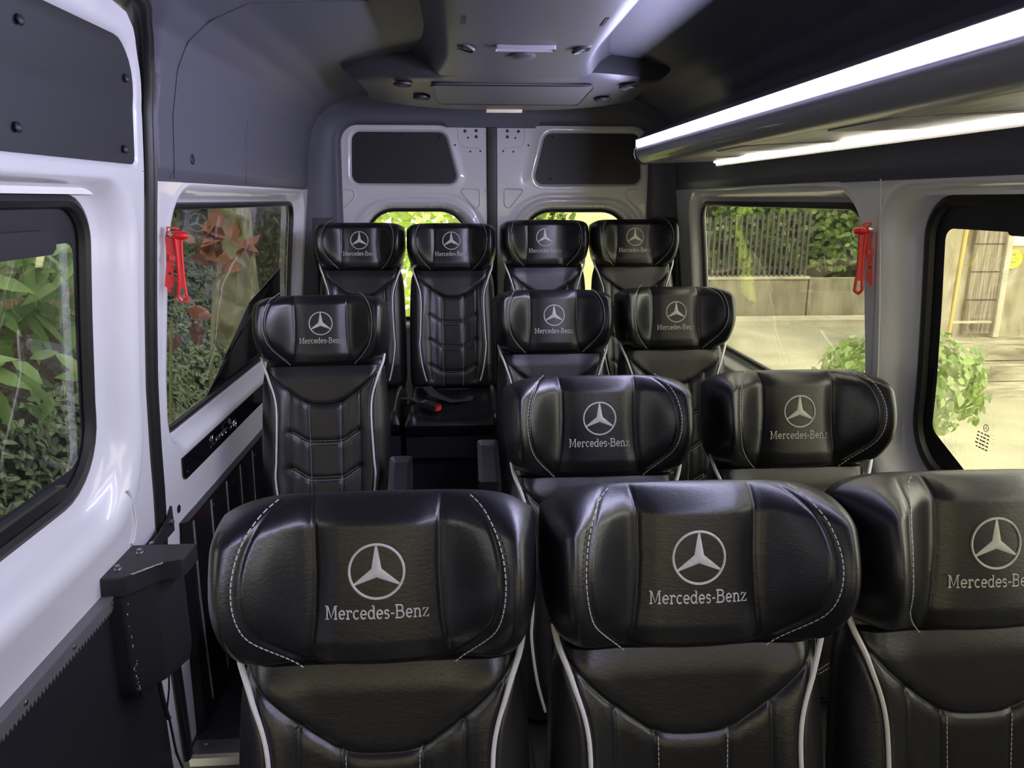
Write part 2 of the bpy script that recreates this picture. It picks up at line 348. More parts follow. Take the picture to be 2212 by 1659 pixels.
# rear doors
YB = 3.85
mapB = lambda x, z, d: (x, YB+d, z)
def rear_door(n, x0, x1, win, insr, wr, ir, seam_x):
    D = S(empty('door_%d' % n))
    zs = 1.590
    V, F = frame_panel(win, wr, [(0, .05), (.012, .044), (.02, .036), (.032, .014), (.04, .004), (.055, -.004), (.068, -.006), (.078, .002), (.095, .004), (.11, 0)], [(x0, 0), (x1, 0), (x1, zs), (x0, zs)], mapB, 6, top=zs)
    mesh_obj('lower_door_skin', V, F, M['white'], D)
    bt = rpoly([(x0, zs), (x1, zs), (x1, 1.96), (x0, 1.96)], [.001, .001, .02, .02], 0, 4, 10)
    V, F = frame_panel(insr, ir, [(0, .02), (.006, .012), (.012, .002), (.018, -.003), (.028, 0)], bt, mapB, 4, corners=False)
    mesh_obj('upper_door_skin', V, F, M['white'], D)
    P = rpoly(insr, ir, .004)
    c = MB().prism(P, lambda a, b: mapB(a, b, .012), lambda a, b: mapB(a, b, .018)).obj('upper_cover_panel', M['panel'], D, False)
    xs = [p[0] for p in insr]; cx = sum(xs)/4
    for fx, z in ((-.21, 1.85), (0, 1.856), (.19, 1.852), (-.22, 1.648), (0, 1.645), (.20, 1.65)):
        MB().lathe([(.006, 0), (.006, .002), (.003, .004)], (cx+fx*(1 if n == 2 else -1), YB+.012, z), (0, -1, 0), 10).obj('bolt', M['blackp'], c)
    w = pane('window_%d' % (n+3), win, wr, mapB, .045, M['glassR']); gasket('gasket', win, wr, mapB, .042, w, r=.010)
    return D
sgn = 1
d2 = rear_door(2, -.64, .128, [(-.50, .95), (.03, .95), (.005, 1.492), (-.475, 1.492)], [(-.545, 1.632), (-.027, 1.630), (-.088, 1.867), (-.535, 1.867)], [.10, .10, .13, .13], [.035, .035, .04, .04], 0)
d3 = rear_door(3, .166, .97, [(.30, .95), (.86, .95), (.835, 1.488), (.325, 1.488)], [(.360, 1.628), (.900, 1.630), (.888, 1.865), (.418, 1.865)], [.10, .10, .13, .13], [.035, .035, .04, .04], 0)
def ridge(par, pts, r=.0045, closed=False):
    MB().tube([(x, YB-.0005, z) for x, z in pts], r, 6, closed=closed).obj('pressed_ridge', M['white'], par)
for par, f in ((d2, lambda x: x), (d3, lambda x: .294-x)):
    ridge(par, [(f(x), z) for x, z in rpoly([(.06, 1.505), (.085, 1.52), (.085, 1.600), (-.02, 1.600)], [.01, .01, .012, .012], 0, 4, 4)], closed=True)
    ridge(par, [(f(x), z) for x, z in ((-.60, 1.50), (-.565, 1.53), (-.535, 1.565), (-.54, 1.59), (-.56, 1.60), (-.60, 1.60))])
    ridge(par, [(f(x), z) for x, z in ((-.02, 1.92), (-.015, 1.83), (-.005, 1.808), (.02, 1.80), (.09, 1.795))], .003)
    for x, z, r in ((.015, 1.876, .008), (.07, 1.878, .008), (.07, 1.85, .008), (.03, 1.845, .005), (-.035, 1.81, .005), (.04, 1.78, .005), (.09, 1.782, .005)):
        MB().lathe([(r, 0), (r, .0015)], (f(x), YB-.0005, z), (0, -1, 0), 14).obj('hole_plug', M['blackp'], par)
    for x in (-.40, -.13):
        ridge(par, [(f(x-.035), 1.512), (f(x-.03), 1.522), (f(x+.03), 1.524), (f(x+.035), 1.512)], .003)
S(MB().box((.121, YB-.012, 0), (.173, YB+.03, 1.96), .006).obj('trim_2', M['rubber']))

# headliner: side and roof loft, then the surround of the rear doors
def headliner():
    prof = [(-hw(z), z) for z in np.concatenate([[1.595, 1.60], np.linspace(1.62, 2.048, 60)])]
    prof += [(x, 2.048+.003*(1-(x/.25)**2)) for x in np.linspace(-.24, .24, 13)]
    prof += [(-x, z) for x, z in prof[:62][::-1]]
    ys = np.concatenate([np.linspace(-1.6, 1.6, 20), np.linspace(1.62, 1.93, 30), np.linspace(1.96, 3.74, 28)])
    V = []; F = []; n = len(prof)
    for y in ys:
        zb = 1.595
        if y < 1.885: zb = 1.745+.205*math.sqrt(max(0, 1-((y-1.68)/.205)**2)) if y > 1.68 else 1.95
        if y < -.2: zb = 1.62
        for x, z in prof:
            ins = .016*(1-float(smoothstep(3.5, 3.70, y)))
            if x < 0 and z < zb: V.append((XC-hw(zb)+ins*smoothstep(zb, zb+.04, zb), y, zb))
            else:
                f = ins*float(smoothstep(zb if x < 0 else 1.595, (zb if x < 0 else 1.595)+.03, z))
                V.append((XC+x-np.sign(x)*f*(1 if abs(x) > .3 else 0), y, z))
    for i in range(len(ys)-1):
        for j in range(n-1): F.append((i*n+j, i*n+j+1, (i+1)*n+j+1, (i+1)*n+j))
    return S(mesh_obj('ceiling', V, F, M['headliner']))
ceiling = headliner()
def prof_poly(zlo):
    e_ = 1.012; L = [(XC-hw(z)*e_, z+.012*(z > 1)) for z in np.linspace(zlo, 2.048, 60)]+[(XC+x, 2.066) for x in (-.1, .1)]+[(XC+hw(z)*e_, z+.012*(z > 1)) for z in np.linspace(2.048, zlo, 60)]
    return L[::-1]
op = [(-.63, .02), (.955, .02), (.935, 1.902), (-.59, 1.902)]
V, F = frame_panel(op, [.02, .02, .085, .085], [(0, .0), (.0, -.03), (.006, -.045), (.02, -.052)], prof_poly(0), mapB, 14, corners=False, bdepth=-.15, ease=lambda t: t**2.2)
S(mesh_obj('wall_back', V, F, M['headliner']))
# dark drop of headliner over the middle of the rear doors
S(MB().prism([(-.10, 1.93), (-.07, 1.892), (.36, 1.890), (.40, 1.93)], lambda a, b: (a, YB-.0525, b), lambda a, b: (a, YB-.004, b)).obj('trim_3', M['headliner'], None, False))
for s, f in ((-1, lambda z: XC-hw(z)), (1, lambda z: XC+hw(z))):   # black lower corner posts beside the rear doors
    o = MB(); P = []
    zz = np.linspace(0, 1.462, 24)
    for (dx, y) in ((.004, 3.72), (.012, 3.735), (.055, 3.765), (.115, 3.785)):
        P.append([(f(z)-s*dx, y, z) for z in zz])
    n = len(zz); vs = [p for c in P for p in c]; fs = [(i*n+j, i*n+j+1, (i+1)*n+j+1, (i+1)*n+j) for i in range(3) for j in range(n-1)]
    o.add(vs, fs); o.obj('trim_%d' % (4 if s < 0 else 5), M['panel'])['kind'] = 'structure'
# outer roof skin
RP = [(-hw(z)-.035, z) for z in np.linspace(1.56, 2.048, 20)]+[(0, 2.10)]; RP += [(-x, z) for x, z in RP[:-1][::-1]]
rv = [(XC+x, y, z+.03*(z > 2)) for y in (-1.68, 4.0) for x, z in RP]; nR = len(RP)
mesh_obj('roof_skin', rv+[(XC-.9, 4.0, 1.9), (XC+.9, 4.0, 1.9)], [(j, j+1, nR+j+1, nR+j) for j in range(nR-1)]+[tuple(range(nR)), tuple(k for k in range(nR, 2*nR) if rv[k][2] > 1.93)], M['white'], ceiling)
# seams pressed in the headliner
def srf(y, z, left=True, e=.017): return ((XC-hw(z)+e) if left else (XC+hw(z)-e), y, z)
sm = [(1.985, z) for z in np.linspace(1.60, 1.84, 16)]+[(1.985+.01*t, 1.84+.17*t) for t in np.linspace(.1, 1, 10)]
pts = [srf(y, z) for y, z in sm]; pts += [(XC-hw(z)+.017, 2.0+.10*t, z) for t, z in zip(np.linspace(.1, .8, 7), np.linspace(2.015, 2.04, 7))]
M['seam'] = mat('headliner_seam', (.05, .05, .058), .6)
MB().tube(pts, .0022, 6).obj('headliner_seam', M['seam'], ceiling)
MB().tube([srf(2.62, z, e=.016) for z in np.linspace(1.60, 1.80, 10)], .0012, 6).obj('headliner_seam', M['seam'], ceiling)
MB().tube([srf(y, 1.597, e=.004) for y in np.linspace(1.89, 3.6, 20)], .004, 6).obj('headliner_edge', M['headliner'], ceiling)
MB().lathe([(.015, 0), (.015, .003), (.012, .0045)], srf(2.115, 1.655, e=.014), (1, 0, .1), 20).obj('headliner_clip', M['panel'], ceiling)

# front end of the van behind the camera: side doors, windscreen
fd_c = [(-1.2, .95), (-.45, .95), (-.45, 1.5), (-1.05, 1.5)]
for nm, mp in (('wall_left', mapL), ('wall_right', mapR)):
    y1 = .12 if nm == 'wall_left' else -.25
    V, F = frame_panel(fd_c, .06, [(0, .03), (.02, .02), (.04, 0)], [(-1.6, 0), (y1, 0), (y1, 1.62 if y1 < 0 else 1.95), (-1.6, 1.62)], mp, 6)
    o = mesh_obj('cab_side_panel', V, F, M['panel'], wall_left if nm == 'wall_left' else wall_right)
V, F = frame_panel([(-.62, .95), (.93, .95), (.85, 1.72), (-.54, 1.72)], .08, [(0, .02), (.03, 0)], prof_poly(0), lambda x, z, d: (x, -1.6-d, z), 5, corners=False)
S(mesh_obj('wall_front', V, F, M['panel']))

# floor with the side step well
fl = MB()
def slab(lo, hi): fl.box(lo, hi)
slab((XC-.99, 1.87, -.04), (XC+.99, 3.9, 0)); slab((-.50, -1.6, -.04), (XC+.99, 1.87, 0)); slab((XC-.99, -1.6, -.04), (-.50, .3, 0))
slab((XC-.99, .3, -.24), (-.50, 1.87, -.20)); slab((XC-.99, 1.87, -.24), (-.50, 1.90, -.04)); slab((-.52, .3, -.24), (-.50, 1.87, -.04)); slab((XC-.99, .28, -.24), (-.5, .3, -.04))
S(fl.obj('floor', M['floor'], None, False))
sill = MB().prism([(1.852, -.030), (1.852, -.004), (1.858, .006), (1.915, .007), (1.925, .001), (1.860, .0005), (1.860, -.030)], lambda a, b: (XC-.962, a, b), lambda a, b: (-.46, a, b)).obj('trim_6', M['alu'], None, False); S(sill)
MB().lathe([(.006, 0), (.006, .003), (.003, .004)], (XC-.93, 1.90, .006), (0, 0, 1), 12).obj('screw', M['screw'], sill)
# platforms: a low one for row three and the carpeted box of the last row
S(MB().box((XC-.955, 2.36, .001), (XC+.955, 3.05, .08)).obj('trim_7', M['carpet'], None, False))
S(MB().box((XC-.93, 2.95, .081), (XC+.93, 3.74, .515), .012).obj('trim_8', M['carpet'], None, True))

# ------------------------------------------------------------------ left wall details
def lw(z, e=0): return XC-hw(z)+e
lt = empty('leather_wall_panel', (lw(.3), 2.05, 0), label='black leather lower wall panel with vertical white stitching, beside the left single seat', cat='wall panel')
def off(o, r): o.parent = r; o.matrix_parent_inverse = Matrix.Translation(r.location).inverted(); return o
zz = np.linspace(.004, .655, 14); vs = []
for y in (2.0, 2.02, 3.55):
    for z in zz: vs.append((lw(z, .006 if y == 2.0 else .022), y+(.05*(1-z/.655)*(-1) if y < 2.03 else 0)+(.0), z))
n = len(zz); vs += [(lw(.655, 0), 2.0, .657), (lw(.655, .002), 3.55, .657)]
fs = [(i*n+j, i*n+j+1, (i+1)*n+j+1, (i+1)*n+j) for i in range(2) for j in range(n-1)]+[(n-1, 2*n-1, 3*n-1, 3*n+1, 3*n)]
off(mesh_obj('leather_cover', vs, fs, M['leather'], None, False), lt)
st = MB()
for y in (2.045, 2.20, 2.355, 2.51, 2.665, 2.82):
    for dy in (0, .008):
        z = .05
        while z < .64: st.tube([(lw(z, .0235), y+dy, z), (lw(z+.006, .0235), y+dy, z+.006)], .0011, 4); z += .0085
off(st.obj('stitching', M['thread']), lt)
gr = MB()
for y in (2.049, 2.204, 2.359, 2.514, 2.669, 2.824): gr.tube([(lw(z, .0215), y, z) for z in (.02, .35, .65)], .0022, 5)
off(gr.obj('seam', M['rubber']), lt)
for y, z in ((2.23, .615), (2.44, .615), (2.7, .615)): off(MB().lathe([(.005, 0), (.005, .002), (.002, .003)], (lw(z, .022), y, z), (1, 0, 0), 10).obj('screw', M['screw']), lt)
# decal strip with script lettering
dc = empty('nameplate_strip', (lw(.79), 2.3, .79), label='gloss black strip with silver script lettering under the left rear window', cat='nameplate')
mpS = lambda y, z, d: (XC-hw(z)-d, y, z)
off(MB().prism(rpoly([(2.04, .766), (3.42, .766), (3.42, .838), (2.04, .838)], [.03, .02, .02, .005], 0, 6, 14), lambda a, b: mpS(a, b, -.001), lambda a, b: mpS(a, b, -.004)).obj('strip', M['gloss'], None, False), dc)
off(MB().lathe([(.004, 0), (.004, .002)], (lw(.795, .004), 2.075, .785), (1, 0, 0), 10).obj('screw', M['screw']), dc)
SCRIPT = {'M': (1.25, [[(0,.1),(.1,.0),(.2,.35),(.3,1),(.34,.3),(.4,.0),(.55,.6),(.75,1),(.72,.3),(.8,0),(1.0,.15)], [(.3,1),(.1,.85),(.05,.6)]]),
 'e': (.42, [[(0,.1),(.25,.3),(.28,.45),(.18,.48),(.1,.25),(.18,.02),(.42,.12)]]), 'r': (.4, [[(0,.1),(.12,.5),(.2,.42),(.3,.42),(.28,.1),(.4,.1)]]),
 'c': (.4, [[(0,.1),(.28,.42),(.18,.5),(.08,.25),(.18,.02),(.4,.12)]]), 'd': (.5, [[(.3,.42),(.15,.5),(.05,.2),(.15,.02),(.3,.2),(.48,1.05),(.36,.2),(.5,.1)]]),
 's': (.4, [[(0,.1),(.2,.5),(.28,.2),(.18,0),(.08,.06)], [(.28,.1),(.4,.12)]]), '-': (.6, [[(.12,.35),(.42,.38)]]),
 'B': (.85, [[(.2,.0),(.35,1),(.6,1.02),(.72,.85),(.6,.6),(.35,.52),(.65,.48),(.72,.22),(.5,.0),(.2,.05)], [(.35,1),(.1,.9),(.05,.65)]]),
 'n': (.5, [[(0,.1),(.1,.48),(.1,.0),(.28,.48),(.36,.4),(.36,.05),(.5,.12)]]), 'z': (.55, [[(0,.42),(.3,.46),(.1,.15),(.3,.1),(.25,-.25),(.1,-.3),(.2,-.05),(.5,.2)]])}
def text_strokes(G, s, h, sp=0):
    x = 0; out = []
    for ch in s:
        a, st_ = G.get(ch, (.35, [])); out += [[((x+p)*h, q*h) for p, q in pl] for pl in st_]; x += a+sp
    return out, x*h
def smooth_pl(pl, k=4):
    if len(pl) < 3: return pl
    P = [np.array(p) for p in pl]; P = [P[0]]+P+[P[-1]]; out = []
    for i in range(1, len(P)-2):
        for j in range(k):
            t = j/k; out.append(tuple(.5*((2*P[i])+(-P[i-1]+P[i+1])*t+(2*P[i-1]-5*P[i]+4*P[i+1]-P[i+2])*t*t+(-P[i-1]+3*P[i]-3*P[i+1]+P[i+2])*t**3)))
    return out+[tuple(P[-1])]
stx, tw = text_strokes(SCRIPT, 'Mercedes-Benz', .036); mb = MB()
for pl in stx: mb.tube([mpS(2.27+x*1.10, .788+z, -.0045) for x, z in smooth_pl(pl)], .0007, 5)
off(mb.obj('script_lettering', M['silver']), dc)
# holes in the left post
for i, (y, z) in enumerate(((1.893, 1.445), (1.893, 1.185))):
    MB().lathe([(.0075, 0), (.0075, .001)], (lw(z, .0005), y, z), (1, 0, 0), 16).obj('hole', M['rubber'], wall_left)
MB().lathe([(.012, 0), (.012, .001)], (lw(.70, .0005), 2.005, .70), (1, 0, 0), 16).obj('hole', M['rubber'], wall_left)
MB().tube([(lw(z, .0005), 1.925, z) for z in np.linspace(.5, 1.59, 20)], .0014, 6).obj('panel_seam', M['white'], wall_left)

# door motor box on the pillar
mx = empty('door_motor_box', (-.77, 1.62, .42), label='black metal sliding-door motor box with chipped corners, bolted to the white pillar', cat='motor box')
P = [(-.815, 1.545), (-.745, 1.575), (-.715, 1.60), (-.672, 1.605), (-.655, 1.63), (-.655, 1.68), (-.67, 1.70), (-.845, 1.70), (-.845, 1.545)]
P = [(-.835, 1.50), (-.765, 1.505), (-.748, 1.52), (-.712, 1.575), (-.668, 1.60), (-.655, 1.625), (-.655, 1.70), (-.835, 1.70)]
def loftbox(P, zs, sc):
    c = (sum(p[0] for p in P)/len(P), sum(p[1] for p in P)/len(P)); m_ = MB(); n = len(P); vs = []; fs = []
    for z, s in zip(zs, sc): vs += [(c[0]+(p[0]-c[0])*s, c[1]+(p[1]-c[1])*s, z) for p in P]
    for i in range(len(zs)-1): fs += [(i*n+j, i*n+(j+1) % n, (i+1)*n+(j+1) % n, (i+1)*n+j) for j in range(n)]
    fs += [tuple(range(n))[::-1], tuple(range((len(zs)-1)*n, len(zs)*n))]; m_.add(vs, fs); return m_
# rounded cover
Pc = smooth_pl([(-.845, 1.530), (-.772, 1.534), (-.752, 1.548), (-.722, 1.590), (-.705, 1.603), (-.676, 1.612), (-.662, 1.630), (-.660, 1.700)], 4)+[(-.845, 1.700)]
off(loftbox(Pc, [.695, .733, .737, .739], [1.0, 1.0, .99, .97]).obj('lid', M['blackp']), mx)
Pb = rpoly([(-.838, 1.54), (-.775, 1.543), (-.722, 1.60), (-.690, 1.695), (-.838, 1.695)], [.004, .012, .02, .008, .004], 0, 4, 1)
bb = loftbox(Pb, [.435, .440, .48, .697], [.90, .93, 1.0, 1.0]); off(bb.obj('housing', M['blackp']), mx)
sc_ = MB()
for i in range(26):
    t = random.random(); z = .445+.26*t**1.2; s = random.uniform(.0004, .0014)
    q = (-.768+random.uniform(-.003, .006), 1.5445+random.uniform(-.001, .004), z)
    l_ = random.uniform(.5, 4)*s; sc_.prism([(q[0]-s, q[2]), (q[0]-s*.2, q[2]-l_), (q[0]+s*random.uniform(.3, 1.2), q[2]+random.uniform(-.3, .3)*l_), (q[0]+s*.1, q[2]+l_*1.2)], lambda a, b: (a, q[1]-.0012, b), lambda a, b: (a, q[1]+.0004, b))
for i in range(26):
    t = random.random(); q = (-.755+.05*t, 1.548+.055*t, .738); s = random.uniform(.0008, .0028)
    sc_.prism([(q[0]-s*1.5, q[1]-s), (q[0]+s, q[1]-s*.6), (q[0]+s*1.8, q[1]+s*.9), (q[0]-s*.3, q[1]+s*.4)], lambda a, b: (a, b, .7392), lambda a, b: (a, b, .7372))
tag(off(sc_.obj('paint_chips', mat('bare_metal_chips', (.55, .54, .5), .6), None, False), mx), kind='stuff')
for q in ((-.79, 1.575, .739), (-.775, 1.655, .739)):
    b_ = off(MB().lathe([(.0085, 0), (.0085, .002), (.0055, .002), (.0055, .010), (.003, .010)], q, (0, 0, 1), 16).obj('cap_screw', M['screw']), mx)
bk = MB(); bk.prism([(1.70, .690), (1.76, .690), (1.80, .690), (1.885, .690), (1.885, .760), (1.845, .735), (1.79, .722), (1.70, .722)], lambda a, b: (-.790, a, b), lambda a, b: (-.784, a, b))
bk.box((-.79, 1.70, .690), (-.75, 1.706, .72)); off(bk.obj('mounting_bracket', M['blackp'], None, False), mx)
off(MB().lathe([(.009, 0), (.009, .006), (.005, .008)], (-.784, 1.865, .722), (1, 0, 0), 6).obj('bracket_bolt', M['screw']), mx)
off(MB().lathe([(.007, 0), (.007, .010), (.004, .012)], (-.775, 1.725, .722), (0, 0, 1), 12).obj('bracket_bolt', M['screw']), mx)
off(MB().lathe([(.008, 0), (.008, .03), (.006, .032)], (-.775, 1.58, .44), (0, 0, -1), 10).obj('cable_gland', M['blackp']), mx)
cb = MB(); cb.tube([(-.745, 1.60, .45), (-.742, 1.603, .38), (-.738, 1.606, .33), (-.735, 1.607, .32)], .0055, 8)
cb.tube([(-.735, 1.607, .325), (-.73, 1.61, .22), (-.718, 1.62, .14), (-.722, 1.62, .09), (-.718, 1.62, .05)], .003, 8)
cb.tube([(-.725, 1.62, .46), (-.728, 1.61, .40), (-.737, 1.606, .345)], .0022, 6); off(cb.obj('cable', M['rubber']), mx)

# emergency hammers
def hammer(x, y, z, side, lab1, lab2, rz):
    s = side
    H = empty('hammer_holder', (x, y, z), rz, label=lab2, cat='holder', group='red hammer holders on the pillars')
    h = MB(); # backplate along z, narrow
    h.prism([(-.013, 0), (.011, .0), (.013, .01), (.012, -.03), (.010, -.09), (.012, -.13), (.011, -.158), (.006, -.162), (.006, -.175), (-.004, -.175), (-.004, -.162), (-.011, -.158), (-.009, -.10), (-.012, -.05), (-.015, -.02)], lambda a, b: (a, 0, b), lambda a, b: (a, -.006, b))
    h.box((-.013, -.010, -.028), (.020, .0, -.022)); h.box((-.013, -.012, -.004), (-.009, 0, .012)); h.box((-.013, -.012, .008), (.02, 0, .012), .001)
    h.box((-.004, -.02, -.082), (.012*1, 0, -.066), .001)
    h.tube([(.004, -.004, -.098), (.010, -.010, -.102), (.016, -.013, -.096)], .002, 6); h.tube([(.004, -.004, -.130), (.012, -.010, -.130), (.016, -.012, -.138)], .002, 6)
    h.obj('bracket', M['red'], H); MB().lathe([(.004, 0), (.004, .002)], (.001, -.006, -.120), (0, -1, 0), 12).obj('screw', M['blackp'], H)
    H.scale = (.88,)*3; H.rotation_euler[1] = s*math.radians(8)
    K = empty('emergency_hammer', (x, y, z), rz, label=lab1, cat='hammer', group='red emergency hammers'); q = s
    a = MB(); a.lathe([(.008, -.018), (.011, -.012), (.0125, -.002), (.0125, .012), (.010, .020), (.0075, .024)], (.016*q+.002, -.022, -.008), (q, -.15, 0), 18)
    a.obj('hammer_head', M['red'], K)
    MB().lathe([(.0075, 0), (.0078, .004), (.004, .009), (.001, .013)], (-.0015*q+.002, -.0215, -.008), (-q, -.6, 0), 16).obj('steel_tip', M['silver'], K)
    g = MB()
    def P_(t, e): # handle centreline swings slightly outwards; e=-1/1 rails
        wd = .0062+.0052*max(0, (t-.62)/.38)**1.2+.002*max(0, (.25-t)/.25)
        return ((.015+.021*t)*q+.002+e*wd, -.022+.004*t, -.014-.178*t)
    L = [P_(t, -1) for t in np.linspace(0, .96, 18)]+[((.0355)*q+.002+.0105*math.sin(a_), -.018, -.014-.178*.965-.0105*(1-abs(math.sin(a_)))) for a_ in np.linspace(-1.2, 1.2, 9)]+[P_(t, 1) for t in np.linspace(.96, 0, 18)]
    g.tube(L, .0043, 8)
    g.prism([(P_(t, e)[0], P_(t, e)[2]) for e, ts in ((-1, np.linspace(0, .80, 12)), (1, np.linspace(.80, 0, 12))) for t in ts], lambda a_, b_: (a_, -.0195, b_), lambda a_, b_: (a_, -.0225, b_))
    g.obj('handle', M['red'], K); K.scale = (.88,)*3; K.rotation_euler[1] = s*math.radians(8)
hammer(-.735, 1.955, 1.472, 1, 'red emergency window hammer clipped to the white pillar left of the aisle', 'red plastic hammer holder screwed to the left white pillar', math.radians(24))
hammer(1.062, 1.925, 1.480, -1, 'red emergency window hammer clipped to the grey-white pillar on the right wall', 'red plastic hammer holder screwed to the right pillar', math.radians(-30))

# ------------------------------------------------------------------ roof air conditioner
ac = empty('roof_air_conditioner', (.18, 3.1, 2.11), label='grey ceiling air conditioner with central duct and round air vents', cat='air conditioner')
def acgrid():
    m_ = MB(); nx = 41; rows = []
    for i in range(nx):
        a = -1+2*i/(nx-1); s = math.copysign(abs(a)**1.0, a)
        k = abs(a)**3
        xt = .185+.66*a; col = []
        # rows: ceiling contact, under-curve, front lower edge, bottom face, lip, back
        col.append((xt, 2.98+.16*k, 2.103-.02*k)); col.append((.185+.645*a, 2.955+.17*k, 2.06-.02*k)); col.append((.185+.61*a, 2.935+.20*k, 2.012-.000*k))
        col.append((.185+.595*a, 2.95+.22*k, 1.992+.012*k)); col.append((.185+.59*a, 3.0+.24*k, 1.985+.018*k))
        for t in (.25, .5, .75, .92): col.append((.185+.585*a, 3.0+.24*k+(.47-.20*k)*t, 1.985-.048*(t**1.3)*(1-k*.55)+.018*k))
        col.append((.185+.58*a, 3.49+.02*k, 1.936+.045*k)); col.append((.185+.58*a, 3.51, 1.95+.045*k)); col.append((.185+.60*a, 3.53, 2.10))
        rows.append([(x_*.92, y_*.92, min(2.049, 1.55+(z_-1.55)*.92)) for x_, y_, z_ in col])
    n = len(rows[0]); vs = [p for c in rows for p in c]
    m_.add(vs, [(i*n+j, i*n+j+1, (i+1)*n+j+1, (i+1)*n+j) for i in range(nx-1) for j in range(n-1)]+[tuple(range(n)), tuple(range((nx-1)*n, nx*n))])
    return m_
off(acgrid().obj('housing', M['acplastic']), ac)
# central duct
dm = MB(); ysd = list(np.linspace(-.8, 2.3, 14))+[2.38, 2.46, 2.54, 2.62, 2.68, 2.73, 2.77]
pr = lambda y: [(-.110, 2.052), (-.070, 2.015), (-.048, 1.985), (-.030, 1.973), (.0, 1.969), (.09, 1.966), (.18, 1.965), (.27, 1.966), (.355, 1.969), (.388, 1.973), (.405, 1.985), (.430, 2.015), (.470, 2.052)]
vs = []
for y in ysd:
    k = max(0, (y-2.3)/.47)
    for x, z in pr(y): vs.append((.18+(x-.18)*(1+.25*k*k), y, z-(.012*k if z < 2.0 else 0)))
n = 13; dm.add(vs, [(i*n+j, i*n+j+1, (i+1)*n+j+1, (i+1)*n+j) for i in range(len(ysd)-1) for j in range(n-1)])
off(dm.obj('duct', M['acplastic']), ac)
def vent(x, y, z, r, nx, nm='air_vent'):
    v = MB(); ax = Vector((nx, 0, -1)).normalized(); v.lathe([(r, 0), (r*.98, .006), (r*.88, .009), (r*.80, .006), (r*.80, .001)], (x, y, z), ax, 28)
    o = off(v.obj(nm, M['blackp']), ac)
    w_ = MB(); w_.lathe([(r*.72, .002), (r*.68, .006), (r*.3, .008), (.001, .0085)], (x, y, z), ax, 28); o2 = off(w_.obj('vent_disc', M['darkgrille']), ac); 
    f = MB()
    for k in (-.4, 0, .4): f.box((x-r*.5, y+r*k-.0012, z-.0085), (x+r*.5, y+r*k+.0012, z-.004))
    o3 = off(f.obj('vent_fins', M['blackp'], None, False), ac)
    for c in (o2, o3): c.parent = o; c.matrix_parent_inverse = o.matrix_parent_inverse @ Matrix.Identity(4); c.matrix_parent_inverse = Matrix.Translation(Vector(ac.location)).inverted() @ Matrix.Identity(4); c.matrix_parent_inverse = Matrix.Identity(4)
    return o
vent(.008, 2.27, 1.973, .036, -.35); vent(.350, 2.27, 1.972, .036, .35)
v = MB().lathe([(.040, 0), (.040, .006), (.034, .010), (.018, .013), (.002, .014)], (.182, 2.36, 1.966), (0, 0, -1), 28); off(v.obj('round_dome', M['acplastic']), ac)
off(MB().box((.098, 2.215, 1.955), (.266, 2.255, 1.968), .006).obj('lamp_lens', M['lens']), ac)
for x, sx in ((.010, 0), (.350, .02)):
    off(MB().prism([(x-.004, 1.90), (x+.004, 1.90), (x+.004-sx*0, 1.985), (x-.004, 1.985)], lambda a, b: (a, b, 1.9672), lambda a, b: (a, b, 1.972)).obj('slot', M['rubber'], None, False), ac)
for x, y, z in ((-.225, 3.08, 1.985), (-.165, 3.30, 1.965), (.60, 3.32, 1.965), (.66, 3.10, 1.985)): vent(x*.92, y*.92, 1.55+(z-1.55)*.92, .034, 0)
gp = rpoly([(-.11, 2.80), (.478, 2.80), (.46, 3.09), (-.092, 3.09)], .03, 0, 5, 6)
zg = lambda y: 1.55+.92*(.4335-.048*(max(0, (y/.92-3.0)/.47))**1.3)
off(MB().prism(gp, lambda a, b: (a, b, zg(b)), lambda a, b: (a, b, zg(b)-.006)).obj('filter_lid', M['darkgrille'], None, False), ac)
off(MB().tube([(a, b, zg(b)-.0062) for a, b in gp], .0022, 6, closed=True).obj('lid_edge', M['rubber']), ac)
off(MB().box((.10, 3.197, 1.895), (.248, 3.22, 1.906), .003).obj('rear_lens', mat('cream_lens', (.7, .62, .42), .3)), ac)

# ------------------------------------------------------------------ side air duct with LED strips
dk = empty('overhead_duct', (.9, 1.2, 1.75), label='grey overhead duct along the right side with white and warm light strips', cat='overhead duct')
pf = [(1.03, 1.86), (.90, 1.835), (.76, 1.800), (.70, 1.783), (.684, 1.775), (.677, 1.764), (.674, 1.750), (.672, 1.735), (.673, 1.720), (.679, 1.704), (.690, 1.692), (.706, 1.686), (.730, 1.686)]
pf = [(.755, 1.812), (.715, 1.795), (.694, 1.784)]+[(.680, 1.774), (.678, 1.772), (.678, 1.746)]+pf[7:]
ysk = np.concatenate([[-1.0, 0, 1], np.linspace(2, 2.94, 6), [2.97, 2.985, 2.995]])
n = len(pf); vs = []
for y in ysk:
    k = max(0, (y-2.94)/.06); c = (.74, 1.745)
    for x, z in pf: vs.append((c[0]+(x-c[0])*(1-.10*k*k), y, c[1]+(z-c[1])*(1-.12*k*k)))
d_ = MB(); d_.add(vs, [(i*n+j, i*n+j+1, (i+1)*n+j+1, (i+1)*n+j) for i in range(len(ysk)-1) for j in range(n-1)]+[tuple(range((len(ysk)-1)*n, len(ysk)*n))])
# top cover to the wall
d_.add([(.755, -1, 1.812), (1.012, -1, 1.85), (1.012, 2.99, 1.85), (.755, 2.99, 1.812)], [(0, 1, 2, 3)])
off(d_.obj('duct_body', M['ductgrey']), dk)
